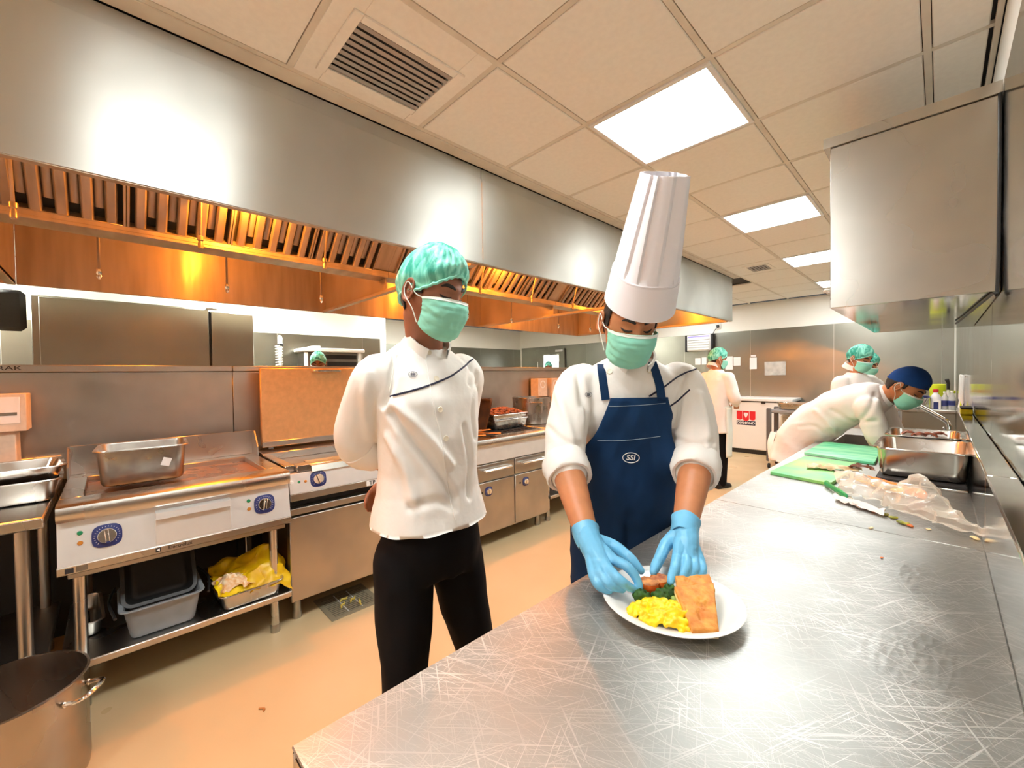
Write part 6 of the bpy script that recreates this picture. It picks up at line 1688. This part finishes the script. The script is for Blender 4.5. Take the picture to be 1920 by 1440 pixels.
def bread(label, poly, z0, z1, tilt):
    t = thing('focaccia_slice', label, 'bread', (poly[0][0], poly[0][1], z0), 'focaccia on the plate')
    P = [np.array([p[0], p[1]]) for p in poly]; c = sum(P)/len(P); ring = []
    for i in range(len(P)):
        a, b = P[i], P[(i+1) % len(P)]
        for k in range(16): ring.append(a+(b-a)*k/16)
    def zt(p): return tilt[0]*(p[0]-c[0])+tilt[1]*(p[1]-c[1])
    def R(k, z): return [(c[0]+(p[0]-c[0])*k, c[1]+(p[1]-c[1])*k, z+zt(p)*k) for p in ring]
    MB().loft([R(.99, z0), R(1.0, z0+.003), R(1.0, z1-.005)], True, True).build('crumb', M_crumb, t)
    rings = [R(1.004, z1-.006), R(1.0, z1-.002)]+[R(k, z1) for k in np.linspace(.97, .03, 17)]
    g = MB(); g.loft(rings, False, True); V = np.array(g.v)
    random.seed(int(z0*1e4)); dim = [(c[0]+random.uniform(-.03, .03), c[1]+random.uniform(-.03, .03)) for _ in range(12)]
    for i in range(len(V)):
        d = .0016*noise.noise(Vector((V[i]*70).tolist()))
        for q in dim: d -= .0042*math.exp(-((V[i][0]-q[0])**2+(V[i][1]-q[1])**2)/(2*.0030**2))
        if i >= len(ring): V[i][2] += max(d, -.0036)
    mesh_obj('crust', V, g.f, M_bread, t, 180)
b1 = [atz(x, y, PZ+.03) for x, y in ((1264, 1112), (1338, 1107), (1348, 1165), (1297, 1165))]
b2 = [atz(x, y, PZ+.044) for x, y in ((1266, 1084), (1330, 1082), (1341, 1100), (1272, 1106))]
bread('front square slice of golden focaccia on the plate', b1, PZ+.013, PZ+.030, (-.22, .22))
bread('rear slice of golden focaccia leaning behind the front one', b2, PZ+.026, PZ+.044, (-.2, .2))
M_broc = mat('broccoli_floret', srgb(56, 104, 30), .7, noise_amt=.4, noise_scale=90, color2=srgb(28, 62, 14))
M_stalk = mat('broccoli_stalk', srgb(158, 178, 86), .6)
for k, (x, y, lb) in enumerate(((1203, 1117, 'broccoli floret at the left beside the eggs'), (1238, 1117, 'middle broccoli floret between tomato and bread'), (1256, 1108, 'broccoli floret leaning on the bread'))):
    p = atz(x, y, PZ+.016); t = thing('broccoli', lb, 'broccoli', (p[0], p[1], PZ), 'broccoli on the plate')
    mb = MB(); random.seed(k+40)
    for q in range(70):
        d = nrm([random.gauss(0, 1), random.gauss(0, 1), abs(random.gauss(0, .8))]); mb.sphere(np.array([p[0], p[1], PZ+.010])+d*np.array([.017, .017, .018]), random.uniform(.0028, .0046), 6, 4)
    mb.sphere((p[0], p[1], PZ+.012), (.017, .017, .014), 12, 8)
    V, F = remesh(mb, .0016, 0); V[:, 2] = np.maximum(V[:, 2], PZ+.001); mesh_obj('florets', V, F, M_broc, t, 60)
    d = nrm([.5, -.5, 0]) if k == 2 else nrm([-.4, .6, 0])
    MB().tube([np.array([p[0], p[1], PZ+.010]), np.array([p[0], p[1], PZ+.009])+d*.024], [.006, .0075], 10, round_ends=True).build('stalk', M_stalk, t)
M_tom = mat('roast_tomato_skin', srgb(214, 66, 22), .25, noise_amt=.3, noise_scale=30, color2=srgb(236, 120, 40)); M_top = mat('browned_tomato_top', srgb(232, 160, 90), .5, noise_amt=.6, noise_scale=60, color2=srgb(150, 60, 24), bump=.3, bump_scale=120)
for k, (x, y, lb) in enumerate(((1217, 1098, 'roast tomato half held by the left fingertips'), (1237, 1092, 'herb crusted roast tomato half between the hands'))):
    p = atz(x, y, PZ+.016); t = thing('tomato_half', lb, 'tomato', (p[0], p[1], PZ), 'roast tomatoes on the plate')
    g = MB(); g.lathe([(.010, .0005), (.018, .003), (.0235, .012), (.0235, .020), (.021, .026)], (p[0], p[1], PZ), 24, cap0=True); g.build('skin', M_tom, t, 180)
    g = MB(); g.lathe([(.0215, .0255), (.0195, .0285), (.012, .030), (.002, .0295)], (p[0], p[1], PZ), 24, cap1=True); V = np.array(g.v)
    for i in range(len(V)): V[i][2] += .003*noise.noise(Vector((V[i]*120).tolist()))
    mesh_obj('browned_top', V, g.f, M_top, t, 180)
